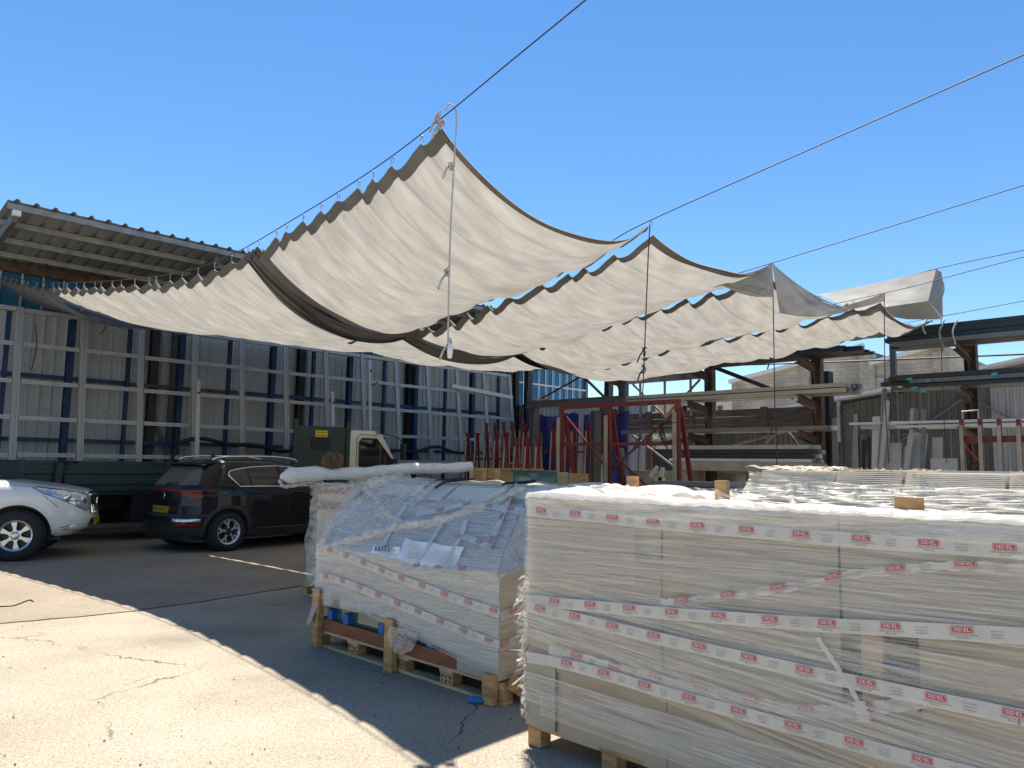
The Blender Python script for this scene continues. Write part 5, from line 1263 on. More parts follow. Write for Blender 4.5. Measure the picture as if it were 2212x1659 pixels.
ORD = ['first', 'second', 'third', 'fourth', 'fifth', 'sixth', 'seventh', 'eighth', 'ninth', 'tenth', 'eleventh', 'twelfth', 'thirteenth', 'fourteenth', 'fifteenth', 'sixteenth', 'seventeenth', 'eighteenth', 'nineteenth', 'twentieth'] + ['twenty-%s' % w_ for w_ in ('first', 'second', 'third', 'fourth', 'fifth', 'sixth', 'seventh', 'eighth', 'ninth')]
# ================================================================ RACKS AND YARD GEAR ON THE RIGHT
RX = 17.5; RY = [12.61, 9.88, 7.09, 3.94, .9]
rk = thing('cantilever_rack', 'rusty steel cantilever rack along the back of the yard', 'rack', (RX, 8, 0))
for i, y in enumerate(RY):
    MB().ibeam((RX, y, .01), (RX, y, 4.2), .2, .2, .02, up=(0, 1, 0)).build('column', 'rust' if i != 0 else 'grey_steel', rk)
    MB().span((RX-.9, y-.1, .01), (RX+.3, y+.1, .12)).build('foot', 'rust', rk)
    for z in (3.98, 3.1, 2.3):
        g = MB().ibeam((RX-.105, y, z-.06), (RX-1.1, y, z+.08), .11, .16, .014); g.build('arm', 'rust', rk)
        MB().prism([(-.11, z-.14), (-.11, z-.5), (-.3, z-.12)], lambda p, q: (RX+p, y-.008, q), lambda p, q: (RX+p, y+.008, q)).build('gusset', 'rust', rk)
# rusty truss between the two left columns
p0, p1 = at(1352, 824, X=RX+.05), at(1543, 809, X=RX+.05)
zt = (p0.z+p1.z)/2
MB().span((RX-.04, RY[1]+.12, zt-.09), (RX+.04, RY[0]-.12, zt+.09)).build('truss_beam', 'rust_pale', rk)
yy = [RY[1]+.12+(RY[0]-RY[1]-.24)*k for k in (0.18, .5, .82)]
for y in yy: MB().span((RX-.025, y-.025, zt-1.05), (RX+.025, y+.025, zt-.092)).build('truss_post', 'rust_pale', rk)
for ya, yb in ((RY[0]-.3, yy[1]), (RY[1]+.3, yy[1])): MB().bar((RX+.03, ya, zt-.1), (RX+.03, yb, zt-1.05), .05, .05).build('truss_brace', 'rust_pale', rk)
MB().bar((RX, RY[1]-.1, 4.2), (RX, RY[1]-2.2, 3.3), .07, .1).build('brace', 'dark_steel', rk)
for ya, za, yb, zb in ((RY[1]+1.2, 1.75, RY[1]-1.9, 2.5), (RY[1]-1.7, 2.5, RY[1]-.9, 1.7), (RY[1]-2., 2.5, RY[2]+.2, 1.7), (RY[0]-.2, 2.5, RY[0]-1.6, 1.6)):
    MB().bar((RX+.1, ya, za), (RX+.1, yb, zb), .05, .05).build('brace', 'rust_pale', rk)
def bars(prefix, label, y0, y1, z, rows, mats, w_=(.05, .1), h_=(.05, .08), x0=RX-1.05, x1=RX-.2, jit=.15, grp=None, lean=0.):
    """a bundle of long profiles lying on rack arms, each its own thing"""
    n_ = 0
    zc = z
    for r_i in range(rows):
        x = x0+random.uniform(0, .1); hmax = 0; c_i = 0
        while x < x1:
            w__ = random.uniform(*w_); h__ = random.uniform(*h_); m_ = random.choice(mats)
            a_, b_ = y0+random.uniform(-jit, jit), y1+random.uniform(-jit*.5, jit*.5)
            g = MB()
            g.span((x, b_, zc), (x+w__, a_, zc+h__))
            if h__ > .045:   # grooves of an extruded profile
                g.span((x-.006, b_+.002, zc+h__*.12), (x-.001, a_-.002, zc+h__*.3)); g.span((x-.006, b_+.002, zc+h__*.62), (x-.001, a_-.002, zc+h__*.88))
            o = g.build(prefix, m_); tag(o, '%s, %s row up, %s from the front' % (label, ORD[r_i], ORD[c_i]), 'profile', grp or label); c_i += 1
            x += w__+random.uniform(.012, .03); hmax = max(hmax, h__); n_ += 1
        zc += hmax+.004
    return zc
defmat('profile_dark', (.035, .04, .046), .45, .3, .2, 3); defmat('profile_grey', (.17, .18, .18), .45, .3, .15, 3); defmat('profile_white', (.62, .62, .6), .45, 0, .06, 3); defmat('tape_blue', (.05, .35, .5), .5)
defmat('profile_beige', (.42, .40, .36), .5, .1, .1, 3)
zA = lambda px, py, x=RX-.9: at(px, py, X=x).z
yA = lambda px, py, x=RX-.9: at(px, py, X=x).y
bars('metal_profile', 'dark metal profile, top right rack bundle', yA(1928, 740), -2.2, 4.15, 4, ['profile_dark', 'profile_dark', 'profile_grey'], h_=(.07, .1), w_=(.1, .16))
bars('metal_profile', 'black tube, top left rack arms', yA(1370, 785), yA(1836, 748), 4.15, 2, ['profile_dark', 'black'], h_=(.05, .08), w_=(.1, .16), jit=.5)
bars('metal_profile', 'dark profile, middle right rack bundle', yA(1937, 840), -2.2, 3.27, 3, ['profile_dark', 'profile_dark', 'profile_grey'], w_=(.1, .18), h_=(.06, .09), jit=.4)
bars('metal_profile', 'pale profile, middle left rack arms', yA(1345, 858), yA(1828, 842), 3.27, 2, ['profile_beige', 'profile_grey', 'profile_beige'], w_=(.12, .2), h_=(.07, .11), jit=.35)
bars('metal_profile', 'pale profile, low left rack arms', yA(1348, 925), yA(1780, 925), 2.47, 1, ['profile_beige', 'profile_grey', 'profile_white'], w_=(.1, .16), h_=(.06, .1), jit=.3)
bars('metal_profile', 'loose profile, low right rack arms', yA(1900, 930), -2.2, 2.47, 2, ['profile_dark', 'profile_white', 'black'], w_=(.1, .18), h_=(.05, .08), jit=.7)
for bi, (px, py) in enumerate(((1965, 819), (1975, 838), (1995, 845), (2005, 822), (2148, 808))):
    p = at(px, py, X=RX-1.08); tag(MB().box(p, (.02, .10, .05)).build('blue_tape', 'tape_blue'), '%s bit of blue tape from the left on the middle right rack bundle' % ORD[bi], 'tape', 'blue tape bits')
for bi, (px, y0_, y1_) in enumerate(((2003, 690, 722), (2040, 690, 748), (2068, 690, 745))):
    p = at(px, y0_, X=RX-1.12); q = at(px-4, y1_, X=RX-1.12); g = MB().tube(smoothpts([p, (p+q)/2+Vector((-.05, .05, 0)), q], 5), .016, 6); tag(g.build('binding_cord', 'rope', smooth=True), '%s pale cord from the left tied round the top right rack bundle' % ORD[bi], 'cord', 'cords round the bundle')
tag(MB().tube([at(1400, 795, X=19.5), at(1800, 782, X=19.5), at(2240, 764, X=19.5)], .022, 6).build('steel_rod', 'dark_steel'), 'long thin dark rod strung behind the rack columns', 'rod')
tag(MB().span((17.9, at(1782, 820, X=18).y-.12, .01), (18.2, at(1782, 820, X=18).y+.16, at(1782, 803, X=18).z)).build('black_pillar', 'black'), 'black square pillar beside the third rack column', 'pillar')
tag(MB().span((18.9, at(1930, 760, X=19).y-.06, .01), (19.02, at(1930, 760, X=19).y+.06, at(1930, 745, X=19).z)).build('grey_pole', 'grey_steel'), 'slim grey pole behind the leaning profiles', 'pole')
# dark board wall behind the rack
bw = thing('board_wall', 'weathered dark plank wall behind the left half of the rack', 'wall', (18.7, 10.5, 0))
ya_, yb_ = at(1350, 900, X=18.7).y, at(1762, 900, X=18.7).y; z0_, z1_ = at(1550, 932, X=18.7).z, at(1550, 886, X=18.7).z
for i in range(3):
    ys = [ya_, ya_-2.3, ya_-4.4, yb_]
    for a_, b_ in zip(ys[:-1], ys[1:]):
        hh = (z1_-z0_)/3; MB().span((18.69+random.uniform(-.01, .01), b_+.006, z0_+i*hh+.006), (18.73, a_-.006, z0_+(i+1)*hh-.006)).build('plank', 'wood_old', bw)
for y in (ya_-.9, ya_-4.45, yb_+.1, ya_-2.3): MB().span((18.6, y-.09, .01), (18.68, y+.09, z1_+.03)).build('post', 'wood_old', bw)
# concrete bench with long bundles
be = thing('concrete_bench', 'rough concrete ledge carrying long profile bundles under the rack', 'bench', (17, 10, 0))
yL, yR = at(1452, 1005, X=16.4).y, at(1752, 1005, X=16.4).y; zt_ = at(1600, 998, X=16.4).z
MB().span((16.4, yR, zt_-.22), (17.3, yL, zt_)).build('slab', 'concrete', be, bevel=.02)
for y in (yR+.3, (yL+yR)/2, yL-.3): MB().span((16.6, y-.12, .01), (17.2, y+.12, zt_-.221)).build('pier', 'concrete', be)
bars('metal_profile', 'long profile stacked on the concrete ledge', yL-.1, yR+.1, zt_+.005, 4, ['profile_beige', 'profile_grey', 'profile_white', 'profile_dark'], x0=16.42, x1=17.2, w_=(.1, .2), h_=(.06, .1), jit=.3)
tag(MB().span((17.62, 5.2, .01), (17.8, RY[0], 1.5)).build('backdrop_wall', 'concrete'), 'low concrete wall added as a dark backdrop behind the ledge', 'wall')  # added wall, keeps lit ground from showing under the ledge
# profiles leaning in a row by the third column
lean = []
for li, (px, py, w_, m_) in enumerate(sorted([(1829, 905, 10, 'profile_grey'), (1842, 895, 14, 'profile_beige'), (1850, 930, 8, 'profile_dark'), (1858, 940, 9, 'profile_grey'), (1866, 950, 10, 'profile_dark'), (1877, 944, 8, 'profile_dark'), (1802, 903, 11, 'profile_beige'), (1813, 955, 8, 'profile_grey'), (1774, 890, 10, 'profile_grey'),
                       (1792, 935, 9, 'profile_grey'), (1836, 883, 12, 'profile_grey'), (1911, 840, 9, 'profile_grey'), (1917, 866, 8, 'profile_beige'), (1895, 900, 16, 'profile_white'), (1903, 950, 10, 'profile_white'), (1914, 930, 12, 'profile_beige'), (1924, 938, 9, 'profile_grey'), (1932, 957, 24, 'profile_beige'), (1905, 975, 11, 'profile_white'),
                       (1974, 883, 11, 'profile_beige'), (1980, 884, 8, 'profile_grey'), (1996, 884, 8, 'profile_grey'), (1984, 935, 28, 'profile_beige'), (1968, 940, 9, 'profile_beige'), (2025, 945, 16, 'profile_beige'), (1998, 936, 9, 'profile_white'), (1960, 965, 8, 'profile_white'), (1888, 985, 10, 'profile_white')])):
    X_ = 17.95+random.uniform(-.12, .12) if px < 1890 else 16.6+random.uniform(-.2, .2)
    p = at(px, py, X=X_); ww = w_*X_/1630*1.1; dy = random.uniform(-.1, .25) if px > 1890 else random.uniform(-.25, .1)
    g = MB(); g.bar((X_-.45, p.y+dy, .01), p, ww, .04 if w_ < 20 else .02, up=(1, 0, 0))
    tag(g.build('leaning_profile', m_), '%s from the left of the loose %s profiles leaning upright by the rack' % (ORD[li], {'profile_white': 'white', 'profile_grey': 'grey', 'profile_dark': 'dark', 'profile_beige': 'pale'}[m_]), 'profile', 'profiles leaning upright')
tag(MB().span((16.0, at(2035, 995, X=16).y-.25, .01), (16.03, at(2035, 995, X=16).y+.2, at(2035, 990, X=16).z)).build('small_panel', 'profile_beige'), 'small pale panel standing right of the leaning profiles', 'panel')

# ---------------------------------------------------------------- red frames
def aframe(h, L_, n, label, loc, rz, strips=True, legs=.17):
    t = thing('red_glass_rack', label, 'rack', loc, rz, 'red A-frame racks by the wall corner')
    for i in range(n):
        y = -L_/2+L_*i/(n-1)
        for s_ in (-1, 1):
            MB().bar((s_*legs, y, .08), (s_*.03, y, h), .04, .045, up=(0, 1, 0)).build('upright', 'red_paint', t, local=True)
            if strips: MB().bar((s_*(legs+.045), y, .25), (s_*.085, y, h*.93), .045, .022, up=(0, 1, 0)).build('wood_strip', 'concrete', t, local=True)
        MB().span((-legs-.1, y-.03, .01), (legs+.1, y+.03, .079)).build('foot', 'red_paint', t, local=True)
        MB().span((-.06, y-.04, h), (.06, y+.04, h+.07)).build('cap', 'red_paint', t, local=True)
    for s_ in (-1, 1):
        for f in (.3, .72):
            x = s_*(legs+(.05-legs)*f); MB().span((x-.02, -L_/2+.03, h*f-.03), (x+.02, L_/2-.03, h*f+.03)).build('rail', 'red_paint', t, local=True)
    return t
for k, (px, py, X_, L_, n, lb) in enumerate(((1052, 940, 15.2, 1.5, 5, 'leftmost red A-frame rack against the lattice'), (1098, 916, 17.2, 2.1, 6, 'red A-frame rack at the back, left of the grey portal post'), (1128, 952, 13.8, 1.0, 4, 'low red A-frame rack in front of the others'),
                                         (1180, 918, 16.4, 1.6, 4, 'red A-frame rack behind the grey portal frame'), (1255, 917, 16.6, 1.4, 4, 'red A-frame rack seen through the large red frame'))):
    p = at(px, py, X=X_); aframe(p.z, L_, n, lb, (X_, p.y, 0), R((4, -3, 6, 2, 5)[k]))
# the large red frame, standing on a stack of timber
F0, F1 = at(1214, 880, X=13), at(1464, 868, X=13); zb = 1.15; zt2 = (F0.z+F1.z)/2
tb = thing('timber_crate', 'plain timber crate under the large red frame', 'crate', (13, 9.5, 0))
for i in range(6): MB().span((12.45, 7.7, .01+i*.19), (13.65, 11.3, .01+i*.19+.18)).build('plank', 'wood_old', tb)
fr = thing('red_glass_stand', 'large red steel frame with grey wooden strips, standing upright in the middle', 'frame', (13, 9.5, zb))
ym = (F0.y*.56+F1.y*.44)
for y in (F0.y, ym, F1.y):
    MB().bar((13.0, y, zb+.09), (13.0, y, zt2-.04), .09, .09, up=(0, 1, 0)).build('post', 'red_paint', fr)
    MB().bar((13.45, y-.02, zb+.09), (13.07, y-.02, zt2-.1), .06, .08, up=(0, 1, 0)).build('back_leg', 'red_paint', fr)
    MB().bar((12.92, y+.03, zb+.02), (12.92, y+.03, zt2-.22), .075, .04, up=(1, 0, 0)).build('wood_strip', 'grey_steel' if False else 'wood_grey' if 'wood_grey' in MT else 'concrete', fr)
    MB().span((12.9, y-.05, zb-.0), (13.5, y+.05, zb+.088)).build('foot', 'red_paint', fr)
MB().span((12.955, F1.y-.05, zt2-.039), (13.045, F0.y+.05, zt2+.045)).build('top_beam', 'red_paint', fr)
zmid = at(1330, 959, X=13).z
for a_, b_ in ((F0.y-.05, ym+.05), (ym-.05, F1.y+.05)):
    MB().span((12.97, b_, zmid-.035), (13.03, a_, zmid+.035)).build('mid_rail', 'red_paint', fr)
    MB().span((12.97, b_, zb+.02), (13.03, a_, zb+.085)).build('bottom_rail', 'red_paint', fr)
MB().bar((13.06, F0.y-.08, zt2-.2), (13.06, ym+.0, zb+.3), .045, .035).build('brace', 'red_paint', fr); MB().bar((13.06, F1.y+.08, zt2-.2), (13.06, ym+.1, zb+.3), .045, .035).build('brace', 'red_paint', fr); MB().bar((13.1, F0.y-1.3, zb+.75), (13.1, ym-.9, zb+.05), .045, .035).build('brace', 'red_paint', fr)
# hanging wires on the frame
c0 = at(1432, 918, X=12.9); g = MB()
for i in range(5): g.tube(smoothpts([c0+Vector((0, -.3, .04)), c0+Vector((0, .02*i, 0)), c0+Vector((-.05, .06-.05*i, -.25-.06*i)), c0+Vector((0, .0, -.02))], 6), .008, 5)
tag(g.build('wire_coil', 'black', smooth=True), 'tangle of black wire hanging in the large red frame', 'wire')
# red frame at the right edge
r2 = thing('red_glass_stand', 'red post frame behind the white sheets at the right edge', 'frame', (13.5, 3.0, 0))
for px in (2077, 2117, 2158, 2200):
    p = at(px, 905, X=13.5); MB().bar((13.5, p.y, .01), (13.5, p.y, p.z), .06, .06, up=(0, 1, 0)).build('post', 'red_paint', r2); MB().bar((13.44, p.y, .3), (13.44, p.y, p.z-.1), .05, .03, up=(1, 0, 0)).build('wood_strip', 'concrete', r2)
pa, pb = at(2077, 949, X=13.5), at(2212, 947, X=13.5)
MB().span((13.54, pb.y-.8, pa.z-.05), (13.58, pa.y, pa.z+.05)).build('rail', 'red_paint', r2); MB().bar((13.6, pa.y, pa.z-.1), (13.6, pa.y-1.1, .6), .04, .04).build('brace', 'red_paint', r2)
qa, qb = at(2079, 896, X=13.5), at(2113, 893, X=13.5); MB().tube([(13.5, qa.y, qa.z-.1), (13.5, qa.y, qa.z+.05), (13.5, qb.y, qb.z+.05), (13.5, qb.y, qb.z-.1)], .015, 6).build('handle', 'galv', r2)
MB().bar((13.3, at(2185, 966, X=13.3).y, .9), (13.3, at(2212, 966, X=13.3).y-.6, .9), .07, .09).build('low_rail', 'red_paint', r2)

# ---------------------------------------------------------------- grey portal frame, blue tarpaulin
pf = thing('portal_frame', 'grey steel portal frame in front of the corrugated fence', 'frame', (15.6, 15, 0))
pts_ = [at(1155, 874, X=15.6), at(1287, 880, X=15.6)]
for p in pts_: MB().ibeam((15.6, p.y, .01), (15.6, p.y, p.z-.09), .2, .18, .018, up=(0, 1, 0)).build('column', 'grey_steel', pf)
MB().ibeam((15.6, pts_[0].y+.3, pts_[0].z), (15.6, at(1352, 889, X=15.6).y, pts_[0].z), .16, .17, .016).build('beam', 'grey_steel', pf)
MB().box((15.6, pts_[0].y-.3, pts_[0].z+.13), (.12, .5, .04), rz=.2).build('loose_timber', 'wood', pf)
defmat('tarp_blue', (.012, .028, .16), .45, 0, .2, 3); defmat('tarp_white', (.5, .5, .5), .5, 0, .1, 3)
tp_ = thing('blue_tarpaulin', 'dark blue tarpaulin with pale stripes hung behind the large red frame', 'tarpaulin', (17.2, 14.5, 0))
ta, tb_ = at(1162, 893, X=17.2), at(1352, 897, X=17.2); z0 = at(1300, 1050, X=17.2).z
L_ = ta.y-tb_.y; edges = [0, .42, .52, .60, .655, .72, .78, 1.]
for i, (e0, e1) in enumerate(zip(edges[:-1], edges[1:])):
    def P(u, v, e0=e0, e1=e1): s_ = e0+(e1-e0)*u; k = s_+.10*(1-v)*(.5 if i else 0); return (17.2+.10*math.sin(15*s_+3*v)+.05*math.sin(31*s_), ta.y-L_*(s_+.06*v*(1 if s_ > .3 else 0)), z0*0+.3+(ta.z-.3-.12*abs(math.sin(9*s_)))*v)
    MB().grid(8, 10, P).build('panel' if i % 2 == 0 else 'stripe', 'tarp_blue' if i % 2 == 0 else 'tarp_white', tp_, smooth=True, fix=False)

# ---------------------------------------------------------------- crates, glass and scrap in the middle distance
cr = thing('wooden_crate', 'film-wrapped wooden crate between the roll and the red racks', 'crate', (10.2, 10, 0))
ca, cb = at(1018, 1010, X=9.8), at(1082, 1012, X=9.8)
for i in range(8): MB().span((9.8, cb.y, .05+i*.185), (9.83, ca.y, .05+i*.185+.17)).build('board', 'wood', cr)
for y in (cb.y+.05, ca.y-.05, (ca.y+cb.y)/2): MB().span((9.76, y-.05, .02), (9.799, y+.05, 1.52)).build('batten', 'wood_pale', cr)
MB().span((9.831, cb.y, .05), (10.9, ca.y, 1.5)).build('body', 'wood', cr)
for i in range(5): MB().span((9.8+i*.22, cb.y-.1, 1.505), (10+i*.22, ca.y+.02, 1.53)).build('lid_board', 'wood', cr)
cr2 = thing('wooden_crate', 'open pale timber crate below the low red racks', 'crate', (11, 9, 0))
ca, cb = at(1085, 1008, X=10.9), at(1200, 1010, X=10.9)
for i in range(7): MB().span((10.9, cb.y, .05+i*.21), (10.93, ca.y, .05+i*.21+.19)).build('board', 'wood_pale', cr2)
MB().span((10.94, cb.y, .05), (11.9, ca.y, 1.45)).build('body', 'wood', cr2)
gs = thing('glass_stack', 'stack of greenish glass sheets in front of the pale timber crate', 'glass', (9, 8, 0))
ga, gb = at(1108, 1016, X=8.8), at(1206, 1016, X=8.8)
for i in range(6): MB().span((8.8+i*.05, gb.y, .25), (8.83+i*.05, ga.y, ga.z-.01*i)).build('sheet', 'glass_green', gs)
MB().span((8.7, gb.y, .02), (9.2, ga.y, .24)).build('bearer', 'wood', gs)
for k, (q, m_, lb) in enumerate((([(1342, 968), (1362, 1060)], 'profile_grey', 'dark slanted profile beside the large red frame foot'), ([(1405, 1030), (1420, 1008)], 'profile_white', 'white frame part in the shade under the ledge'), ([(1432, 1010), (1424, 1050)], 'profile_white', 'upright white frame part under the ledge'), ([(1415, 1035), (1435, 1035)], 'profile_white', 'short white crosspiece under the ledge'))):
    p, q_ = at(*q[0], X=14.2), at(*q[1], X=14.2); tag(MB().bar(p, q_, .08, .06, up=(1, 0, 0)).build('scrap_profile', m_), lb, 'profile')
st = thing('panel_stack', 'stack of pale panels and laths right of the large red frame', 'panels', (11.5, 7, 0))
pa, pb = at(1392, 1045, X=11.5), at(1578, 1050, X=11.5)
for i in range(7): MB().span((11.5+.05*(i % 2), pb.y+random.uniform(-.1, .3), .75+i*.09), (12.2, pa.y-random.uniform(0, .4), .75+i*.09+random.uniform(.03, .075))).build('panel', random.choice(['profile_grey', 'profile_white', 'profile_beige']), st)
MB().span((11.55, pb.y, .01), (12.15, pa.y, .745)).build('trestle', 'dark_steel', st)
tag(MB().span((7.6, -1.2, .02), (8.4, at(2000, 1018, X=7.6).y, at(2100, 1020, X=7.6).z)).build('dark_trailer', 'dark_steel'), 'low dark trailer edge behind the white sheet stack', 'trailer')
tag(MB().span((7.5, -1.2, at(2100, 1021, X=7.5).z-.02), (7.58, at(1985, 1018, X=7.5).y, at(2100, 1021, X=7.5).z+.015)).build('white_bar', 'profile_white'), 'thin white bar lying behind the sheet stack', 'bar')
tag(MB().ibeam((20.3, WY-1.2, .01), (20.3, WY-1.2, 4.3), .14, .14, .014, up=(0, 1, 0)).build('dark_post', 'dark_steel'), 'dark post by the wall corner holding a black cable', 'post')
tag(MB().tube(smoothpts([at(1075+50, 930, X=20.1), at(1128, 880, X=20.1), at(1145, 870, X=20.1), at(1180, 855, X=20.1), at(1260, 810, X=20.1), at(1275, 797, X=20.1)], 8), .03, 6).build('cable', 'black', smooth=True), 'black cable sagging from the wall corner up to the right', 'cable')
tp2 = thing('tilted_pole', 'dark broken pole leaning above the fence', 'pole', tuple(at(1312, 862, X=21.5)))
pp0, pp1 = at(1308, 868, X=21.5), at(1316, 808, X=21.5)
MB().bar((21.5, pp0.y, 0), pp1, .28, .2).build('shaft', 'black', tp2)
for q0, q1 in (((1262, 815), (1310, 862)),): MB().bar(at(*q0, X=21.5), at(*q1, X=21.5), .08, .08).build('stay', 'dark_steel', tp2)

# ================================================================ BACKGROUND BUILDINGS
defmat('shed_sheet', (.105, .098, .085), .55, 0, .2, 1.2, stretch=(1, 8, .2), patch=(.19, .18, .16), pscale=1.2, pcut=.56, transl=.15)
defmat('shed_wall', (.30, .285, .26), .8, 0, .25, 2, stretch=(1, 6, .25))
defmat('roof_white', (.62, .62, .60), .5, 0, .08, 2)
def brick_mat(name, c1, c2, mortar, sc, w_, h_):
    m = bpy.data.materials.new(name); m.use_nodes = True; n = m.node_tree.nodes; l = m.node_tree.links; b = n['Principled BSDF']
    tc = n.new('ShaderNodeTexCoord'); mp = n.new('ShaderNodeMapping'); mp.inputs['Rotation'].default_value = (PI/2, 0, PI/2)
    sx = n.new('ShaderNodeSeparateXYZ'); cx = n.new('ShaderNodeCombineXYZ'); l.new(tc.outputs['Object'], sx.inputs[0]); l.new(sx.outputs[1], cx.inputs[0]); l.new(sx.outputs[2], cx.inputs[1])
    br = n.new('ShaderNodeTexBrick'); br.inputs['Scale'].default_value = sc; br.inputs['Brick Width'].default_value = w_; br.inputs['Row Height'].default_value = h_; br.inputs['Mortar Size'].default_value = .015
    br.inputs['Color1'].default_value = (*c1, 1); br.inputs['Color2'].default_value = (*c2, 1); br.inputs['Mortar'].default_value = (*mortar, 1); l.new(cx.outputs[0], br.inputs['Vector'])
    no = n.new('ShaderNodeTexNoise'); no.inputs['Scale'].default_value = .5; no.inputs['Detail'].default_value = 8; l.new(tc.outputs['Object'], no.inputs['Vector'])
    rp = n.new('ShaderNodeMapRange'); rp.inputs[1].default_value = .35; rp.inputs[2].default_value = .7; rp.inputs[3].default_value = .6; rp.inputs[4].default_value = 1.15; l.new(no.outputs[0], rp.inputs[0])
    mx = n.new('ShaderNodeMixRGB'); mx.blend_type = 'MULTIPLY'; mx.inputs[0].default_value = 1; l.new(br.outputs[0], mx.inputs[1]); l.new(rp.outputs[0], mx.inputs[2]); l.new(mx.outputs[0], b.inputs['Base Color']); b.inputs['Roughness'].default_value = .9; return m
MT['block'] = brick_mat('block', (.40, .365, .30), (.47, .43, .36), (.26, .24, .21), 1., .8, .30)
# translucent shed right behind the yard
sd = thing('open_shed', 'low shed of dirty translucent corrugated sheets with a sloping white roof edge', 'shed', (28, 6, 0))
SXX = 27.; rl_ = [(16.5, at(1430, 925, X=SXX).z), (at(1710, 880, X=SXX).y, at(1710, 880, X=SXX).z), (at(1915, 844, X=SXX).y, at(1915, 844, X=SXX).z), (at(2212, 778, X=SXX).y, at(2212, 778, X=SXX).z), (-1, 6.0)]
def rz2(y): return float(np.interp(-y, [-q[0] for q in rl_], [q[1] for q in rl_]))
y = 16.4
while y > -1:
    pr = []
    for i in range(6): pr += [(y-i*.2, 0), (y-i*.2-.08, 0), (y-i*.2-.10, .04), (y-i*.2-.18, .04)]
    pr.append((y-1.2, 0)); k = len(pr); g = MB(); g.v = [(SXX+b_, a_, .05) for a_, b_ in pr]+[(SXX+b_, a_, rz2(a_)-.2) for a_, b_ in pr]; g.f = [(i, i+1, k+i+1, k+i) for i in range(k-1)]
    g.build('wall_sheet', 'shed_sheet' if y > 6.3 else 'shed_wall', sd, fix=False); y -= 1.2
for (a_, za), (b_, zb_) in zip(rl_[:-1], rl_[1:]):
    g = MB(); g.add([(SXX-.7, a_, za), (SXX-.7, b_, zb_), (SXX+14, b_, zb_+.5), (SXX+14, a_, za+.5), (SXX-.7, a_, za-.09), (SXX-.7, b_, zb_-.09), (SXX+14, b_, zb_+.41), (SXX+14, a_, za+.41)], [(0, 1, 2, 3), (4, 7, 6, 5), (0, 4, 5, 1), (1, 5, 6, 2), (2, 6, 7, 3), (3, 7, 4, 0)]); g.build('roof', 'roof_white', sd)
for y in (13, 10.2, 8.4, 6.2, 4.2, 2.2): MB().span((SXX-.12, y-.05, .02), (SXX-.03, y+.05, rz2(y)-.1)).build('post', 'galv' if y > 6 else 'grey_steel', sd)
for ya, za, yb, zb_ in ((10, 3.6, 8.4, 2.4), (8.3, 2.5, 6.3, 3.9), (6.1, 3.9, 4.3, 2.7), (9.8, 2.4, 6.3, 3.2)): MB().bar((SXX-.14, ya, za), (SXX-.14, yb, zb_), .05, .06).build('brace', 'grey_steel', sd)
MB().span((SXX+.2, -1, .01), (SXX+13, 16.3, 2.4)).build('stored_goods', 'dark_steel', sd)
# block-built factory with two gables
fb = thing('factory_building', 'pale concrete-block factory with two sloping roofs behind the shed', 'building', (66, 22, 0))
BX2 = 60.
def gable(pts, m='block', x=BX2, depth=26, nm='gable_wall'): 
    P = [at(*p, X=x) for p in pts]; base = [(P[-1].y, 0.), (P[0].y, 0.)]; poly = [(p.y, p.z) for p in P]+base
    return MB().prism(poly, lambda a_, b_: (x, a_, b_), lambda a_, b_: (x+depth, a_, b_)).build(nm, m, fb)
gable([(1580, 829), (1720, 792), (1862, 752)]); gable([(1884, 790), (1960, 768), (2032, 746)], x=59.); 
for pts, x in (([(1576, 825), (1720, 787), (1866, 746)], 59.8), ([(1880, 785), (1960, 763), (2036, 741)], 58.8)):
    for p, q in zip(pts[:-1], pts[1:]): MB().bar(at(*p, X=x), at(*q, X=x), .5, .32).build('eaves', 'roof_white', fb)
for px, w_, x in ((1740, .7, 59.9), (1873, 1.1, 58.9), (2033, 1.1, 58.9)):
    p = at(px, 760 if px != 1740 else 789, X=x); MB().span((x-.15, p.y-w_/2, 0), (x+.1, p.y+w_/2, p.z)).build('pillar', 'concrete', fb)
p, q = at(2036, 745, X=59), at(2112, 772, X=72)
g = MB(); g.add([(59.2, p.y, 0), (59.2, p.y, p.z), (q.x, q.y, q.z), (q.x, q.y, 0)], [(0, 1, 2, 3)]); g.build('side_wall', 'concrete', fb)
p, q = at(1868, 755, X=60.2), at(1930, 775, X=64); g = MB(); g.add([(60.3, p.y, 0), (60.3, p.y, p.z), (64.5, q.y, q.z), (64.5, q.y, 0)], [(0, 1, 2, 3)]); g.build('clerestory', 'glass_dark', fb)
for i in range(5):
    a_ = i/5; MB().span((60.3+4.2*a_-.05-.1, p.y+(q.y-p.y)*a_+.02, 8), (60.3+4.2*a_+.05-.1, p.y+(q.y-p.y)*a_+.14, p.z+(q.z-p.z)*a_)).build('mullion', 'roof_white', fb)
p, q = at(1876, 818, X=58.9), at(1925, 840, X=58.9); MB().span((58.85, q.y, q.z), (58.97, p.y, p.z)).build('window_band', 'galv', fb)
for i in range(3): MB().span((58.82, q.y, q.z+(p.z-q.z)*(i+.8)/4), (58.849, p.y, q.z+(p.z-q.z)*(i+.9)/4)).build('louvre', 'grey_steel', fb)
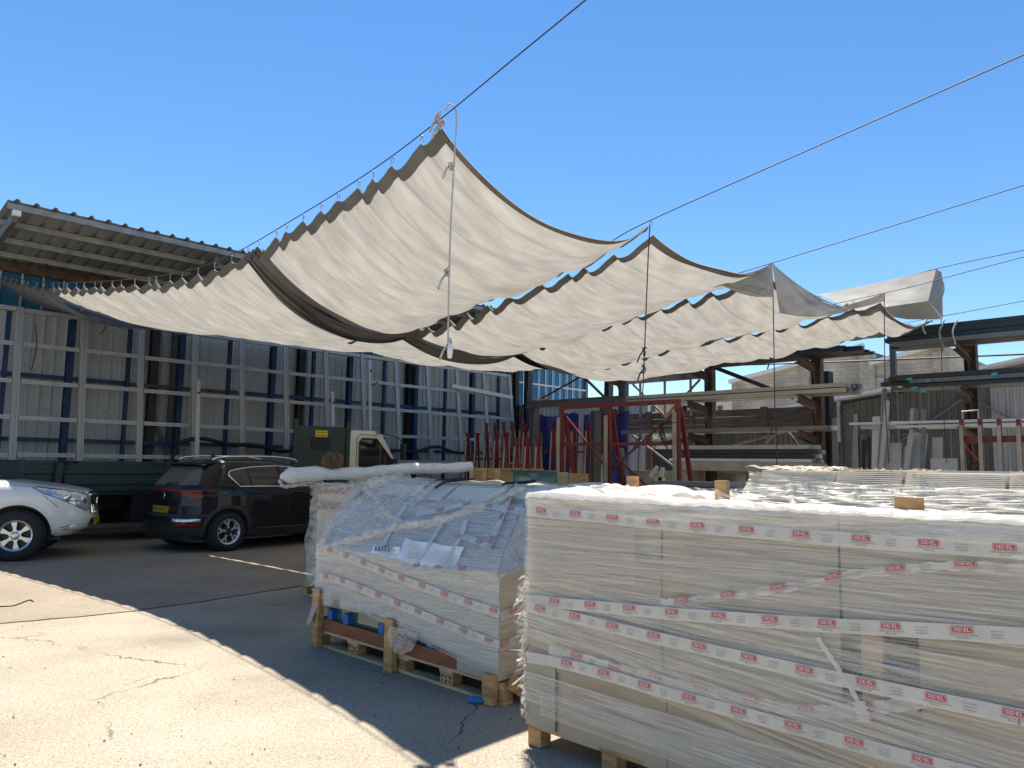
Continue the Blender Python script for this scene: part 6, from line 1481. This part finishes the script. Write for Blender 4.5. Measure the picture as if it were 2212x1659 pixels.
# cream block of flats far behind
cb_ = thing('cream_building', 'distant cream building with a row of small windows seen through the rack', 'building', (112, 70, 0))
MT['cream'] = mat('cream', (.55, .50, .42), .9, 0, .1, 1)
P0, P1 = at(1352, 868, X=110), at(1572, 878, X=110); MB().span((110, P1.y, 0), (124, P0.y, P0.z)).build('wall', 'cream', cb_)
for px, w_ in ((1387, 6), (1410, 9), (1435, 9), (1515, 10), (1555, 10), (1480, 8)):
    p = at(px-w_/2, 877, X=109.9); q = at(px+w_/2, 890, X=109.9); wn = MB().span((109.85, q.y, q.z), (109.99, p.y, p.z)).build('window', 'glass_dark', cb_); MB().span((109.8, q.y-.1, q.z-.2), (109.99, p.y+.1, q.z-.02)).build('sill', 'roof_white', wn)
lk = at(1448, 874, X=109); MB().span((106, at(1470, 880, X=109).y, 0), (109.8, at(1440, 880, X=109).y, at(1450, 866, X=109).z)).build('stair_block', 'concrete', cb_)
# tree and shed roof seen low through the rack
tr = thing('green_tree', 'small green tree showing under the rack on the left', 'tree', (34, 22, 0))
tc_ = at(1372, 938, X=34); WL[tr.name] = (34, 22, 0)
g = MB(); r_ = random.Random(2)
for _ in range(1500):
    d = Vector((r_.gauss(0, 1), r_.gauss(0, 1), r_.gauss(0, .7))).normalized()*(r_.random()**.4)*Vector((1.2, 1.3, .9)).length/1.9
    d = Vector((d.x*1.1, d.y*1.3, d.z*.85)); c = Vector(tc_)+d+Vector((0, 0, -.4)); s_ = r_.uniform(.05, .12); ux = Vector((r_.uniform(-1, 1), r_.uniform(-1, 1), r_.uniform(-.6, .6))).normalized(); uy = ux.orthogonal().normalized()
    g.add([c-ux*s_, c+uy*s_*.6, c+ux*s_, c-uy*s_*.6], [(0, 1, 2, 3)])
g.build('crown', mat('leaf', (.05, .12, .03), .6, 0, .5, 3, transl=.3), tr, fix=False)
MB().tube([(tc_.x, tc_.y, 0), (tc_.x+.05, tc_.y, 1.2), (tc_.x, tc_.y+.05, tc_.z)], .1, 7, rs=[.14, .11, .05]).build('trunk', 'wood_old', tr, smooth=True)
ls = thing('low_shed', 'low shed roof below the plank wall, left of the translucent shed', 'shed', (25, 13, 0))
p, q = at(1358, 962, X=25), at(1440, 944, X=25)
g = MB(); g.add([(25, p.y, p.z), (25, q.y-1, q.z+.15), (31, q.y-1, q.z+.5), (31, p.y, p.z+.4), (25, p.y, p.z-.1), (25, q.y-1, q.z+.05), (31, q.y-1, q.z+.4), (31, p.y, p.z+.3)], [(0, 1, 2, 3), (4, 7, 6, 5), (0, 4, 5, 1), (1, 5, 6, 2), (2, 6, 7, 3), (3, 7, 4, 0)]); g.build('roof', 'concrete', ls)
MB().span((25.1, q.y-1, 0), (31, p.y, p.z-.15)).build('wall', 'dark_steel', ls)
